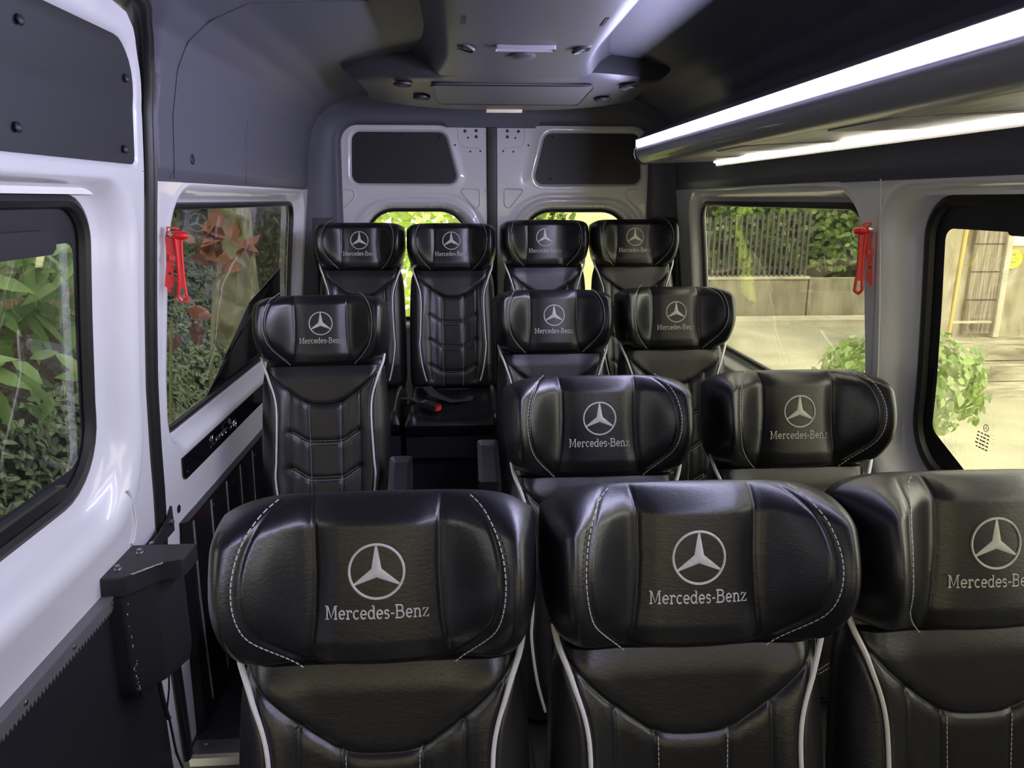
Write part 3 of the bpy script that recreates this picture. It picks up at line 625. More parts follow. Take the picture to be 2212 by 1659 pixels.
# underside: brushed plates with dark recessed bays
und = MB(); und.add([(.728, -1, 1.687), (1.022, -1, 1.698), (1.022, 2.985, 1.698), (.728, 2.985, 1.687)], [(0, 1, 2, 3)])
off(und.obj('underside_plate', M['brushed'], None, False), dk)
for y in (2.70, 2.02, 1.34, .66):
    off(MB().prism(rpoly([(.735, y-.02), (.98, y-.10), (1.0, y+.22), (.74, y+.22)], .03, 0, 5, 3), lambda a, b: (a, b, 1.6866+.0347*(a-.728)), lambda a, b: (a, b, 1.6835+.0347*(a-.728))).obj('reading_bay', M['ductgrey'], None, False), dk)
ledc = [(.674, 1.770), (.674, 1.763), (.674, 1.756), (.674, 1.748)]
off(MB().box((.6712, -1.0, 1.7712), (.70, 2.985, 1.7735)).obj('led_shield_lip', M['ductgrey'], None, False), dk)  # lip added above the strip to cut its upward light
L_ = MB(); L_.add([(x, y, z) for y in (-1.0, 2.975) for x, z in ledc]+[(x+.004, y, z-.001) for y in (-1.0, 2.975) for x, z in ledc], [(j, j+1, 4+j+1, 4+j) for j in range(3)])
off(L_.obj('led_strip', M['led']), dk)
off(MB().box((.990, -1.0, 1.689), (.997, 2.99, 1.696)).obj('warm_led_strip', M['ledwarm'], None, False), dk)
off(MB().box((.998, -1.0, 1.676), (1.003, 2.99, 1.70)).obj('warm_led_channel', M['ductgrey'], None, False), dk)
cp = [(x, z) for x, z in pf]; off(MB().tube([(.74+(x-.74)*1.02, 2.992, 1.745+(z-1.745)*1.02) for x, z in cp], .0035, 8).obj('chrome_end_trim', M['silver']), dk)
e_ = MB(); ec = [(.70, 2.99), (.76, 3.03), (.84, 3.045), (.93, 3.03), (.99, 3.005), (1.020, 2.985)]
vs = []
for x, y in ec: vs += [(x, y-.0, 1.690+.03*(x-.70)), (x, y+.01, 1.70+.03*(x-.7)), (x, y-.01, 1.80+.1*(x-.70))]
e_.add(vs+[(x, 2.96, 1.688+.03*(x-.7)) for x, y in ec], [(3*i+j, 3*i+3+j, 3*i+4+j, 3*i+1+j) for i in range(5) for j in range(2)]+[(3*i, 18+i, 19+i, 3*i+3) for i in range(5)])
off(e_.obj('end_cap', M['ductgrey']), dk)

# ------------------------------------------------------------------ seats
AL = math.radians(12); CA, SA = math.cos(AL), math.sin(AL); PZ = .36
def Sxyz(u, v, w): return (u, v*SA-w*CA, PZ+v*CA+w*SA)
PU_V = [0, .06, .12, .20, .26, .43, .52, .575, .62]; PU_U = [.125, .142, .154, .162, .158, .154, .176, .196, .202]
pu = None
def spl(xs, ys):
    q = smooth_pl(list(zip(xs, ys)), 24); qx = np.array([p[0] for p in q]); qy = np.array([p[1] for p in q]); o = np.argsort(qx, kind='stable'); qx, qy = qx[o], qy[o]
    return lambda v: np.interp(v, qx, qy)
def seg_d(U, Vv, pl):
    d = np.full(U.shape, 9.)
    for (a, b), (c, e) in zip(pl[:-1], pl[1:]):
        L2 = (c-a)**2+(e-b)**2+1e-12; t = np.clip(((U-a)*(c-a)+(Vv-b)*(e-b))/L2, 0, 1); d = np.minimum(d, np.hypot(U-a-t*(c-a), Vv-b-t*(e-b)))
    return d
pu = spl(PU_V, PU_U)
def mir(pl): return [(-a, b) for a, b in pl]
YOKE = smooth_pl([(.196, .562), (.150, .512), (.112, .478), (.080, .454), (.060, .4405), (.045, .436), (.022, .433), (0, .4325)])
VS1 = [(.056, .438), (.054, .30), (.0535, .15), (.052, .0)]; VS2 = [(.116, .475), (.114, .30), (.112, .15), (.106, .03)]
def chev(v0): return [(0, v0), (.054, v0+.001), (.066, v0+.006), (.114, v0+.038)]
CH = [chev(v) for v in (.308, .187, .062)]
PIPE = [(float(pu(v)), v) for v in np.linspace(.03, .575, 40)]
seams_b = [(YOKE, .0042, .0032), (VS1, .0030, .0024), (VS2, .0034, .0024)]+[(c, .0024, .0022) for c in CH]
hwb = spl([0, .05, .3, .5, .565, .60, .63], [.205, .214, .213, .205, .192, .186, .180])
def Wb(U, Vv, grooves=True):
    a = np.abs(U); P = pu(Vv)
    h = .050+.028*smoothstep(.5, 1.0, a/P)*np.interp(Vv, [0, .1, .35, .52, .6], [.6, 1, .85, .35, .0])
    ou = np.clip((a-P)/(hwb(Vv)-P+1e-6), 0, 1); h = h-.022*ou**1.6
    h = h-.012*smoothstep(.52, .60, Vv)
    h += .010*np.exp(-((Vv-.12)/.10)**2)*np.exp(-(a/.16)**4)
    if grooves:
        for pl, dep, sg in seams_b:
            d = np.minimum(seg_d(U, Vv, pl), seg_d(U, Vv, mir(pl))); h -= dep*np.exp(-(d/sg)**2)+.0035*np.exp(-(d/.011)**2)
        d = seg_d(a, Vv, PIPE); h -= .006*np.exp(-(d/.006)**2)
    return h
HB, HT_ = .560, .800
HS1 = [(.094, .575), (.086, .64), (.083, .70), (.084, .76), (.088, .80)]
HS2 = smooth_pl([(.100, .572), (.128, .600), (.152, .632), (.163, .67), (.165, .71), (.158, .75), (.142, .782), (.122, .80)])
hwh = spl([0, .12, .25, .45, .65, .85, .95, 1], [.188, .198, .210, .2185, .2195, .218, .213, .206])
BUMP = spl([0, .12, .35, .6, .85, 1], [.10, .42, .92, 1, .80, .55])
def Wh(U, Vv, grooves=True):
    a = np.abs(U); t = np.clip((Vv-HB)/(HT_-HB), 0, 1)
    bump = BUMP(t)
    h = .072+.009*(1-np.clip(a/.09, 0, 1)**2)-.010*smoothstep(.85, 1, t)-.010*(1-smoothstep(0, .2, t))
    h += .086*bump*smoothstep(.090, .186, a)
    if grooves:
        for pl, dep, sg in ((HS1, .0036, .0028), (HS2, .0040, .0030)):
            d = seg_d(a, Vv, pl); h -= dep*np.exp(-(d/sg)**2)+.0055*np.exp(-(d/.018)**2)
    return h
def edge_prof(d, R): q = np.clip((R-d)/R, 0, 1); return np.sqrt(np.clip(1-q*q, 0, 1))
def pillow(name, hwf, zb, zt, Wf, wmid, wback, Rs, Rt, Rb, nu, nv, m, coarse=4):
    su = np.sin(np.linspace(-1, 1, nu)*math.pi/2); lin = np.linspace(-1, 1, nu); s = .45*su+.55*lin
    tv = np.linspace(0, 1, nv); tv = .25*(.5-.5*np.cos(math.pi*tv))+.75*tv
    def surf(s, tv, front):
        Sg, T = np.meshgrid(s, tv); a = np.abs(Sg)
        zbv = zb(Sg); ztv = zt(Sg); Vv = zbv+(ztv-zbv)*T; H = hwf(Vv); U = Sg*H
        e = edge_prof((1-a)*H, Rs(Vv) if callable(Rs) else Rs)*edge_prof((ztv-Vv), Rt)*edge_prof(Vv-zbv, Rb)
        w_ = wmid+(Wf(U, Vv)-wmid)*e if front else wmid+(wback-wmid)*e
        return np.stack([U, Vv*SA-w_*CA, PZ+Vv*CA+w_*SA], -1)
    A = surf(s, tv, True); B = surf(s[::coarse], tv[::coarse], False)
    V = np.concatenate([A.reshape(-1, 3), B.reshape(-1, 3)])
    def quads(r, c, o, fl):
        i, j = np.meshgrid(np.arange(r-1), np.arange(c-1), indexing='ij'); k = o+i*c+j; f = np.stack([k, k+1, k+c+1, k+c], -1).reshape(-1, 4)
        return f[:, ::-1] if fl else f
    F = np.concatenate([quads(A.shape[0], A.shape[1], 0, True), quads(B.shape[0], B.shape[1], A.shape[0]*A.shape[1], False)])
    return mesh_obj(name, V, F, m)
def keep(o): me = o.data; bpy.data.objects.remove(o); return me
ME = {}
o = pillow('backrest', hwb, lambda s: 0*s-.02, lambda s: 0*s+.615, Wb, .005, -.045, .050, .03, .03, 201, 321, M['leather']); ME['backrest'] = keep(o)
def zt_h(s): return HT_-.026*np.abs(s)**7-.002*np.abs(s)**2
def zb_h(s): return HB+.012*np.abs(s)**2+.010*smoothstep(.75, 1, np.abs(s))
o = pillow('headrest', lambda V_: hwh((V_-HB)/(HT_-HB)), zb_h, zt_h, Wh, .022, -.050, .036, .040, .020, 225, 177, M['leather']); ME['headrest'] = keep(o)
def on(Wf, u, v, e): return Sxyz(u, v, float(Wf(np.array([u]), np.array([v]), False)[0])+e)
for s in (1, -1):
    pm = MB(); P = [(float(pu(v)), v) for v in np.linspace(.02, .60, 50)]
    pm.tube([on(Wb, s*u, v, -.003) for u, v in P], [.0034+.0016*max(0, (v-.48)/.12) for u, v in P], 8)
    ME['piping%d' % s] = keep(pm.obj('piping', M['piping']))
def dashes(mb_, Wf, pl, off_, step=.0075, ln=.0052, r=.00075, e=-.0008, both=True):
    P = [np.array(p, float) for p in pl]; acc = 0; L = [0]
    for a, b in zip(P[:-1], P[1:]): L.append(L[-1]+np.linalg.norm(b-a))
    xs = np.array([p[0] for p in P]); ys_ = np.array([p[1] for p in P]); s_ = 0
    dx = np.gradient(xs, L); dy = np.gradient(ys_, L)
    while s_+ln < L[-1]:
        q = []
        for ss in (s_, s_+ln):
            x = np.interp(ss, L, xs); y = np.interp(ss, L, ys_); tx = np.interp(ss, L, dx); ty = np.interp(ss, L, dy); nn = math.hypot(tx, ty); q.append((x-ty/nn*off_, y+tx/nn*off_))
        for sg in ((1, -1) if both else (1,)): mb_.tube([on(Wf, sg*x, y, e) for x, y in q], r, 5)
        s_ += step
sb_ = MB()
for c in CH: dashes(sb_, Wb, c, .0050); dashes(sb_, Wb, c, -.0050)
dashes(sb_, Wb, VS1[::-1], .0045)
ME['stitching_b'] = keep(sb_.obj('stitching', M['thread']))
for s in (1, -1):
    sh = MB(); dashes(sh, Wh, HS2 if s > 0 else mir(HS2), -.0055*s, e=-.0002, r=.0009, both=False); ME['stitching_h%d' % s] = keep(sh.obj('stitching', M['thread']))
# emblem: ring and three-pointed star
EC = .702; em = MB()
em.tube([on(Wh, .0368*math.cos(a), EC+.0368*math.sin(a), .0006) for a in np.linspace(0, 2*math.pi, 49)[:-1]], .0019, 6, closed=True)
def star():
    out = []; 
    for k in range(3):
        a = math.pi/2+k*2*math.pi/3; out.append((.0356*math.cos(a-.035), .0356*math.sin(a-.035))); out.append((.0356*math.cos(a+.035), .0356*math.sin(a+.035)))
        b = a+math.pi/3; out.append((.0078*math.cos(b), .0078*math.sin(b)))
    return out
sp_ = star(); c0 = on(Wh, 0, EC, .0035); vs = [on(Wh, x, EC+y, .0004) for x, y in sp_]+[c0]+[on(Wh, x, EC+y, -.003) for x, y in sp_]
em.add(vs, [(i, (i+1) % 9, 9) for i in range(9)]+[(i, 10+i, 10+(i+1) % 9, (i+1) % 9) for i in range(9)])
ME['emblem'] = keep(em.obj('emblem', M['embroid']))
def arc(cx, cy, rx, ry, a0, a1, k=10): return [(cx+rx*math.cos(math.radians(a0+(a1-a0)*i/k)), cy+ry*math.sin(math.radians(a0+(a1-a0)*i/k))) for i in range(k+1)]
SL = {'M': (1.16, [[(0, 0), (.30, 0)], [(.15, 0), (.15, 1)], [(0, 1), (.20, 1), (.53, .08), (.86, 1), (1.08, 1)], [(.93, 1), (.93, 0)], [(.78, 0), (1.08, 0)]]),
 'e': (.66, [arc(.32, .33, .25, .33, 0, 320)[::1], [(.07, .34), (.57, .34)]]),
 'r': (.60, [[(.02, 0), (.32, 0)], [(.17, 0), (.17, .64), (.02, .64)], arc(.36, .42, .19, .22, 160, 50, 6)+[(.52, .50)]]),
 'c': (.62, [arc(.32, .33, .25, .33, 45, 320)]),
 'd': (.74, [arc(.32, .33, .25, .33, 30, 330), [(.40, 1), (.56, 1), (.56, 0), (.70, 0)]]),
 's': (.56, [[(.44, .52)]+arc(.26, .49, .17, .16, 40, 230, 8)+arc(.26, .17, .19, .17, 60, -140, 8)]),
 '-': (.42, [[(.05, .36), (.36, .36)]]),
 'B': (.90, [[(0, 0), (.48, 0)]+arc(.48, .27, .27, .27, -80, 80, 8)+[(.48, .54), (.15, .54)], [(0, 1), (.45, 1)]+arc(.45, .77, .23, .23, 80, -80, 8), [(.15, 0), (.15, 1)]]),
 'n': (.80, [[(.02, 0), (.30, 0)], [(.16, 0), (.16, .64), (.02, .64)], arc(.38, .40, .21, .25, 160, 10, 6)+[(.60, 0)], [(.46, 0), (.74, 0)]]),
 'z': (.62, [[(.06, .50), (.08, .64), (.52, .64), (.06, 0), (.54, 0), (.56, .14)]])}
stx, tw = text_strokes(SL, 'Mercedes-Benz', .0175, .03); kx = .140/tw; tx = MB()
for pl in stx: tx.tube([on(Wh, (x*kx-.070), .638+y, .0004) for x, y in pl], .0012, 5)
ME['lettering'] = keep(tx.obj('lettering', M['embroid']))
# cushion
def cushion():
    nu, nv = 61, 61; s = np.sin(np.linspace(-1, 1, nu)*math.pi/2)*.4+np.linspace(-1, 1, nu)*.6; t = s.copy()
    Sg, T = np.meshgrid(s, t); U = .213*Sg; Y = -.235+.235*T
    e = edge_prof((1-np.abs(Sg))*.213, .035)*edge_prof((1-np.abs(T))*.235, .05)
    top = .352-.03*smoothstep(.2, -1, T)-.006*np.cos(Sg*3)+.014*smoothstep(.72, .84, np.abs(Sg)) ; mid = .29
    d = np.abs(np.abs(U)-.165); top = top-.005*np.exp(-(d/.005)**2)
    A = np.stack([U, Y, mid+(top-mid)*e], -1); B = np.stack([U, Y, mid+(.215-mid)*e], -1)
    V = np.concatenate([A.reshape(-1, 3), B.reshape(-1, 3)]); i, j = np.meshgrid(np.arange(nv-1), np.arange(nu-1), indexing='ij'); k = i*nu+j
    f = np.stack([k, k+1, k+nu+1, k+nu], -1).reshape(-1, 4); return mesh_obj('seat_cushion', V, np.concatenate([f, (f+nu*nv)[:, ::-1]]), M['leather'])
ME['cushion'] = keep(cushion())
for s in (1, -1): cpm = MB(); cpm.tube([(s*.165, y, .3525-.03*float(smoothstep(.2, -1, (y+.235)/.235))-(.0 if y > -.43 else (-.43-y)*1.2)) for y in np.linspace(-.05, -.46, 20)], .0035, 8); ME['cpiping%d' % s] = keep(cpm.obj('piping', M['piping']))
pd = MB(); pd.box((-.19, -.42, .19), (.19, .05, .225), .005)
for x in (-.15, .15):
    pd.box((x-.02, -.36, .012), (x+.02, -.02, .19), .005)
pd.box((-.20, -.42, 0), (-.10, .06, .012)); pd.box((.10, -.42, 0), (.20, .06, .012)); ME['pedestal'] = keep(pd.obj('pedestal', M['blackp']))
b9 = MB(); b9.box((-.212, -.455, .136), (.212, .0, .235), .01); ME['base'] = keep(b9.obj('seat_base', M['blackp']))
def arm_mesh(s):   # armrest pad in local seat coordinates, s = side
    m_ = MB(); T = Matrix.Translation((s*.248, -.02, .600)) @ Matrix.Rotation(math.radians(10), 4, 'X')
    m_.box((-.037, -.29, -.030), (.037, .0, .028), .016, T); return m_.obj('armrest', M['blackp'])
def arm_link(s): m_ = MB(); m_.tube([(s*.235, -.0, .55), (s*.236, .03, .50), (s*.232, .06, .42)], .018, 8); return m_.obj('armrest_pivot', M['blackp'])
for s in (1, -1): ME['arm%d' % s] = keep(arm_mesh(s)); ME['piv%d' % s] = keep(arm_link(s))
def child(name, me, parent):
    o = bpy.data.objects.new(name, me); COL.objects.link(o); o.parent = parent; return o
def seat(x, logo_y, zo, label, group, scale=1, rz=0, arms=(), logo_scale=1, ped=True):
    oy = logo_y-.071*scale
    r = empty('passenger_seat', (x, oy, zo), rz, label=label, cat='seat', group=group); r.scale = (scale, scale, scale)
    b = child('backrest', ME['backrest'], r); [child('piping', ME['piping%d' % q], b) for q in (1, -1)]; child('stitching', ME['stitching_b'], b)
    h = child('headrest', ME['headrest'], r); [child('stitching', ME['stitching_h%d' % q], h) for q in (1, -1)]; e = child('emblem', ME['emblem'], h); t = child('lettering', ME['lettering'], h)
    if logo_scale != 1:
        c = Vector(on(Wh, 0, .685, 0))
        for q in (e, t): q.matrix_local = Matrix.Translation(c) @ Matrix.Scale(logo_scale, 4) @ Matrix.Translation(-c)
    c = child('seat_cushion', ME['cushion'], r)
    if not ped: child('seat_base', ME['base'], r); [child('piping', ME['cpiping%d' % q], c) for q in (1, -1)]
    if ped: child('pedestal', ME['pedestal'], r)
    for a in arms: k = child('armrest', ME['arm%d' % a], r); child('armrest_pivot', ME['piv%d' % a], k)
    return r
SD = [(-.124, .921, 0, 'front-row black leather seat nearest the sliding door and its motor box', 'front row of seats', {}),
 (.322, .932, 0, 'middle black leather seat of the front row, between its two neighbours', 'front row of seats', {}),
 (.768, .948, 0, 'front-row black leather seat nearest the right wall, partly out of view', 'front row of seats', {}),
 (.304, 1.612, 0, 'second-row black leather seat on the aisle side, right behind the front row', 'second row of seats', {}),
 (.787, 1.64, 0, 'second-row black leather seat beside the right wall and its large window', 'second row of seats', {}),
 (-.468, 2.44, .092, 'single black leather seat under the rear side window by the nameplate strip', 'third row of seats', dict(arms=(1,), rz=math.radians(3))),
 (.322, 2.644, .08, 'third-row black leather seat on the aisle with an armrest, behind row two', 'third row of seats', dict(arms=(-1,))),
 (.776, 2.665, .085, 'third-row black leather seat in front of the right rear window', 'third row of seats', {}),
 (-.465, 3.405, None, 'back-row black leather seat in the corner beside the mossy-post window', 'back row of seats', {}),
 (-.055, 3.390, None, 'back-row black leather seat at the end of the aisle with cushion and red buckle showing', 'back row of seats', {}),
 (.366, 3.378, None, 'back-row black leather seat between the aisle seat and the one under the duct', 'back row of seats', {}),
 (.772, 3.360, None, 'back-row black leather seat at the wall end below the light duct', 'back row of seats', {})]
for i, (x, ly, zo, lab, gp_, kw) in enumerate(SD):
    if zo is None:
        zt_ = (1.362, 1.360, 1.374, 1.376)[i-8]; sc = .92; zo = zt_-1.055*sc
        seat(x, ly, zo, lab, gp_, scale=sc, logo_scale=1.14, ped=False)
    else: seat(x, ly, zo, lab, gp_, **kw)

# seat belts
def buckle(p, rz, tilt, label, w_=.5):
    r = empty('seat_belt_buckle', p, rz, label=label, cat='seat belt buckle', group='seat belt buckles')
    T = Matrix.Rotation(tilt, 4, 'X'); 
    MB().box((-.022, 0, -.011), (.022, .085, .011), .007, T).obj('buckle_body', M['blackp'], r)
    MB().box((-.018, -.006, -.009), (.018, .004, .010), .004, T).obj('red_button', M['redd'], r)
    m_ = MB(); m_.tube([T @ Vector(q) for q in ((0, .085, 0), (0, .14, .004), (0, .20, -.01))], .018, 8, flat=((0, 0, 1), .18)); m_.obj('strap', M['blackp'], r)
buckle((-.117, 2.965, .711), math.radians(52), math.radians(6), 'black belt buckle with red button lying on the back-row aisle seat')
buckle((-.722, 2.275, .568), math.radians(20), math.radians(-72), 'belt buckle with red button beside the wall side of the left single seat')
bt = MB(); bt.tube([(-.20, 3.22, .735), (-.17, 3.17, .75), (-.13, 3.12, .725), (-.06, 3.08, .708), (.0, 3.10, .708), (.03, 3.15, .71)], .024, 8, flat=((0, 0, 1), .10))
tag(bt.obj('seat_belt', mat('dark_belt_webbing', (.03, .028, .03), .7, bump=(900, .5, .0005, 2))), 'dark webbing belt lying at the back of the aisle seat cushion', 'seat belt')

# ------------------------------------------------------------------ outside
def conc_nodes(c1, c2, sc=3, streak=None):
    def f(nt, b, tc):
        n = noise(nt, tc, sc, 8, .6, scale3=streak); r = ramp(nt, n.outputs['Fac'], [(.33, c1), (.68, c2)]); nt.links.new(r.outputs[0], b.inputs['Base Color'])
        bp = nt.nodes.new('ShaderNodeBump'); bp.inputs['Strength'].default_value = .4; bp.inputs['Distance'].default_value = .02
        nt.links.new(n.outputs['Fac'], bp.inputs['Height']); nt.links.new(bp.outputs[0], b.inputs['Normal'])
    return f
M['drive'] = mat('driveway_concrete', (.5, .5, .4), .8, build=conc_nodes((.30, .285, .19), (.52, .50, .36), .9))
M['wallc'] = mat('boundary_wall_concrete', (.4, .38, .3), .9, build=conc_nodes((.20, .18, .13), (.36, .34, .25), 2.2, (2.5, 1, .5)))
M['ledge'] = mat('pale_ledge', (.5, .48, .36), .9, build=conc_nodes((.42, .40, .30), (.60, .57, .44), 3))
M['stepc'] = mat('weathered_step_concrete', (.4, .38, .28), .9, build=conc_nodes((.17, .15, .10), (.50, .47, .34), 4, (.6, 1.5, 2)))
M['bldg'] = mat('stained_building_concrete', (.5, .46, .32), .9, build=conc_nodes((.24, .20, .115), (.46, .43, .32), 3.5, (1.5, 1, .6)))
M['board'] = mat('ribbed_board_cladding', (.3, .25, .18), .85, build=conc_nodes((.13, .10, .07), (.42, .37, .29), 5, (7, 7, .35)))
M['pipe'] = mat('yellow_pipe', (.62, .48, .16), .5); M['fence'] = mat('grey_fence_steel', (.085, .085, .080), .5)
M['soil'] = mat('dark_soil', (.035, .03, .018), 1, bump=(30, 1, .05, 4))
M['bankwall'] = mat('brown_pebbled_wall', (.2, .16, .09), .95, build=conc_nodes((.10, .08, .04), (.28, .23, .13), 60))
M['post'] = mat('mossy_concrete_post', (.3, .3, .2), .95, build=conc_nodes((.12, .12, .07), (.36, .36, .26), 9))
def leaf_mat(name, cols, stripe=None, trans=.35, rough=.45):
    def f(nt, b, tc):
        oi = nt.nodes.new('ShaderNodeTexNoise'); oi.inputs['Scale'].default_value = 11; nt.links.new(tc.outputs['Object'], oi.inputs['Vector'])
        wn = nt.nodes.new('ShaderNodeUVMap'); sp = nt.nodes.new('ShaderNodeSeparateXYZ'); nt.links.new(wn.outputs[0], sp.inputs[0])
        fl = nt.nodes.new('ShaderNodeMath'); fl.operation = 'FRACT'; nt.links.new(sp.outputs[1], fl.inputs[0])
        r = ramp(nt, fl.outputs[0], [(i/(len(cols)-1), c) for i, c in enumerate(cols)])
        out = r.outputs[0]
        if stripe:
            r2 = ramp(nt, sp.outputs[0], [(.0, (0, 0, 0)), (.12, (0, 0, 0)), (.28, (1, 1, 1)), (.42, (1, 1, 1)), (.5, (0, 0, 0)), (.58, (1, 1, 1)), (.72, (1, 1, 1)), (.88, (0, 0, 0))])
            mx_ = nt.nodes.new('ShaderNodeMixRGB'); k = nt.nodes.new('ShaderNodeMath'); k.operation = 'MULTIPLY'; k.inputs[1].default_value = .62
            nt.links.new(r2.outputs[0], k.inputs[0]); nt.links.new(k.outputs[0], mx_.inputs[0]); nt.links.new(out, mx_.inputs[1]); mx_.inputs[2].default_value = (*stripe, 1); out = mx_.outputs[0]
        nt.links.new(out, b.inputs['Base Color']); 
    m = mat(name, (.1, .2, .05), rough, build=f); nt = m.node_tree; b = nt.nodes['Principled BSDF']; o = nt.nodes['Material Output']
    t = nt.nodes.new('ShaderNodeBsdfTranslucent'); ms = nt.nodes.new('ShaderNodeMixShader'); ms.inputs[0].default_value = trans
    src = b.inputs['Base Color'].links[0].from_socket; nt.links.new(src, t.inputs[0]); nt.links.new(b.outputs[0], ms.inputs[1]); nt.links.new(t.outputs[0], ms.inputs[2]); nt.links.new(ms.outputs[0], o.inputs[0]); return m
def leaves(name, P, N, L, Wd, m, parent=None, spread=.9, droop=.3):
    """P points, N outward normals; one pointed folded leaf at each"""
    n = len(P); d = RNG.normal(size=(n, 3)); d = d-(d*N).sum(1)[:, None]*N; d /= np.linalg.norm(d, axis=1)[:, None]
    a = d*spread+N*RNG.uniform(.1, .9, (n, 1)); a[:, 2] -= droop*RNG.random(n); a /= np.linalg.norm(a, axis=1)[:, None]
    s = np.cross(a, N+.3*RNG.normal(size=(n, 3))); s /= np.linalg.norm(s, axis=1)[:, None]; up = np.cross(s, a)
    l = L*RNG.uniform(.6, 1.15, (n, 1)); w_ = Wd*RNG.uniform(.7, 1.15, (n, 1))
    base = P; rows = []
    for t, k in ((0, .0), (.3, .95), (.65, .85), (1, 0)):
        c = base+a*l*t-up*l*.18*t*t
        if k == 0: rows.append([c])
        else: rows.append([c-s*w_*k*.5+up*w_*.14*k, c, c+s*w_*k*.5+up*w_*.14*k])
    V = np.stack([rows[0][0], *rows[1], *rows[2], rows[3][0]], 1).reshape(-1, 3)
    f0 = np.array([[0, 2, 1, 1], [0, 3, 2, 2], [1, 2, 5, 4], [2, 3, 6, 5], [4, 5, 7, 7], [5, 6, 7, 7]])
    F = []; 
    tri = np.array([[0, 2, 1], [0, 3, 2], [4, 5, 7], [5, 6, 7], [1, 2, 5], [1, 5, 4], [2, 3, 6], [2, 6, 5]])
    F = (np.arange(n)[:, None, None]*8+tri[None]).reshape(-1, 3)
    uvx = np.array([.5, 0, .5, 1, 0, .5, 1, .5]); rv = RNG.random(n)*.98+.01
    uv = np.stack([np.broadcast_to(uvx[tri][None], (n, 8, 3)), np.broadcast_to(rv[:, None, None], (n, 8, 3))], -1).reshape(-1, 2)
    return mesh_obj(name, V, F, m, parent, True, uv=uv)
def blob(c, r, n, shell=.35):
    d = RNG.normal(size=(n, 3)); d /= np.linalg.norm(d, axis=1)[:, None]; q = 1-shell*RNG.random((n, 1))
    return np.array(c)+d*np.array(r)*q, d
M['zebra'] = leaf_mat('striped_ground_cover_leaf', [(.035, .07, .025), (.07, .13, .04), (.05, .05, .03)], stripe=(.34, .42, .28), trans=.2)
M['brightleaf'] = leaf_mat('bright_green_leaf', [(.13, .23, .07), (.22, .36, .13), (.17, .28, .09)], trans=.35)
M['redleaf'] = leaf_mat('dull_red_leaf', [(.26, .10, .07), (.38, .17, .11), (.22, .09, .07)], trans=.3)
M['hedge'] = leaf_mat('hedge_leaf', [(.035, .07, .015), (.12, .20, .04), (.22, .32, .07)], trans=.3)
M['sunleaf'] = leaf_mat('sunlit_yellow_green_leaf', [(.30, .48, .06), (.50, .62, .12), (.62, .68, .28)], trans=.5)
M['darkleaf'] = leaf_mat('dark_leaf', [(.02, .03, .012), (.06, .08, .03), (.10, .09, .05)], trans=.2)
# ground
g = MB(); g.box((-1.2, -12, -.75), (30, 30, -.65)); gd = S(g.obj('ground', M['drive'], None, False))
# left bank
def bank(y, t): return np.stack([-1.35-.30*t-.55*t**2+.0*y+.06*np.sin(y*2.1)-.10*np.maximum(0, y-3), y, -.75+2.0*t], -1)
ys = np.linspace(-1, 9, 40); ts = np.linspace(0, 1, 14); Y, T = np.meshgrid(ys, ts); V = bank(Y.ravel(), T.ravel()); V[:, 0] -= .05
V = V.reshape(14, 40, 3); V = np.concatenate([V, V[-1:]+np.array([-4, 0, .2])]); F = [(i*40+j, i*40+j+1, (i+1)*40+j+1, (i+1)*40+j) for i in range(14) for j in range(39)]
S(mesh_obj('ground_bank', V.reshape(-1, 3), F, M['soil']))
n = 26000; y = RNG.uniform(.5, 8, n); t = RNG.random(n); keepm = ~((y > 2.3) & (y < 4.5) & (t > .72)); y = y[keepm]; t = t[keepm]
P = bank(y, t); P += RNG.normal(size=P.shape)*.03; N = np.tile([.82, -.1, .55], (len(P), 1))
tag(leaves('ground_cover', P, N, .066, .034, M['zebra']), 'striped green ground-cover plants on the bank outside the left windows', 'ground cover', kind='stuff')
# pebbled wall on the bank
bw = MB().box((-2.25, 3.1, .35), (-2.12, 4.75, 1.32), .01).obj('retaining_wall', M['bankwall']); tag(bw, 'brown pebbled wall on the bank behind the leafy branch', 'wall')
MB().tube([(-2.118, 4.2, .4), (-2.118, 4.22, 1.3)], .01, 6).obj('wall_joint', M['soil'], bw)
# dark growth above the wall
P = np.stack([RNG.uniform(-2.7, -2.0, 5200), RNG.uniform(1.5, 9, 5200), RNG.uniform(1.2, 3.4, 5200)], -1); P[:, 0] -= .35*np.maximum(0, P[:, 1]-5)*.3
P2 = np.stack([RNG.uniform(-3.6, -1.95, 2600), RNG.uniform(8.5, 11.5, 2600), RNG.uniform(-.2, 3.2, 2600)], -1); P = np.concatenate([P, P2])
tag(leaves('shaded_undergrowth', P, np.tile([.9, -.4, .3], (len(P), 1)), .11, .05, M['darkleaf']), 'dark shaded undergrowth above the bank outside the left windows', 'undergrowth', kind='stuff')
S(MB().box((-4.6, 12, -.65), (-1.85, 12.2, 5)).obj('ground_slope', M['soil'], None, False))
S(MB().box((-4.6, 1, .2), (-4.4, 12, 5)).obj('ground_slope', M['soil'], None, False))
# concrete post
po = MB(); vs = []
for z, r in ((-.3, .17), (.2, .165), (.9, .14), (1.6, .125), (2.6, .12)): vs += [(-1.86+a*r, 6.2+b*r, z) for a, b in ((-1, -1), (1, -1), (1, 1), (-1, 1))]
po.add(vs, [(4*i+j, 4*i+(j+1) % 4, 4*i+4+(j+1) % 4, 4*i+4+j) for i in range(4) for j in range(4)]+[(3, 2, 1, 0), (16, 17, 18, 19)])
tag(po.obj('concrete_post', M['post'], None, False), 'mossy grey concrete post outside the left rear window', 'post')
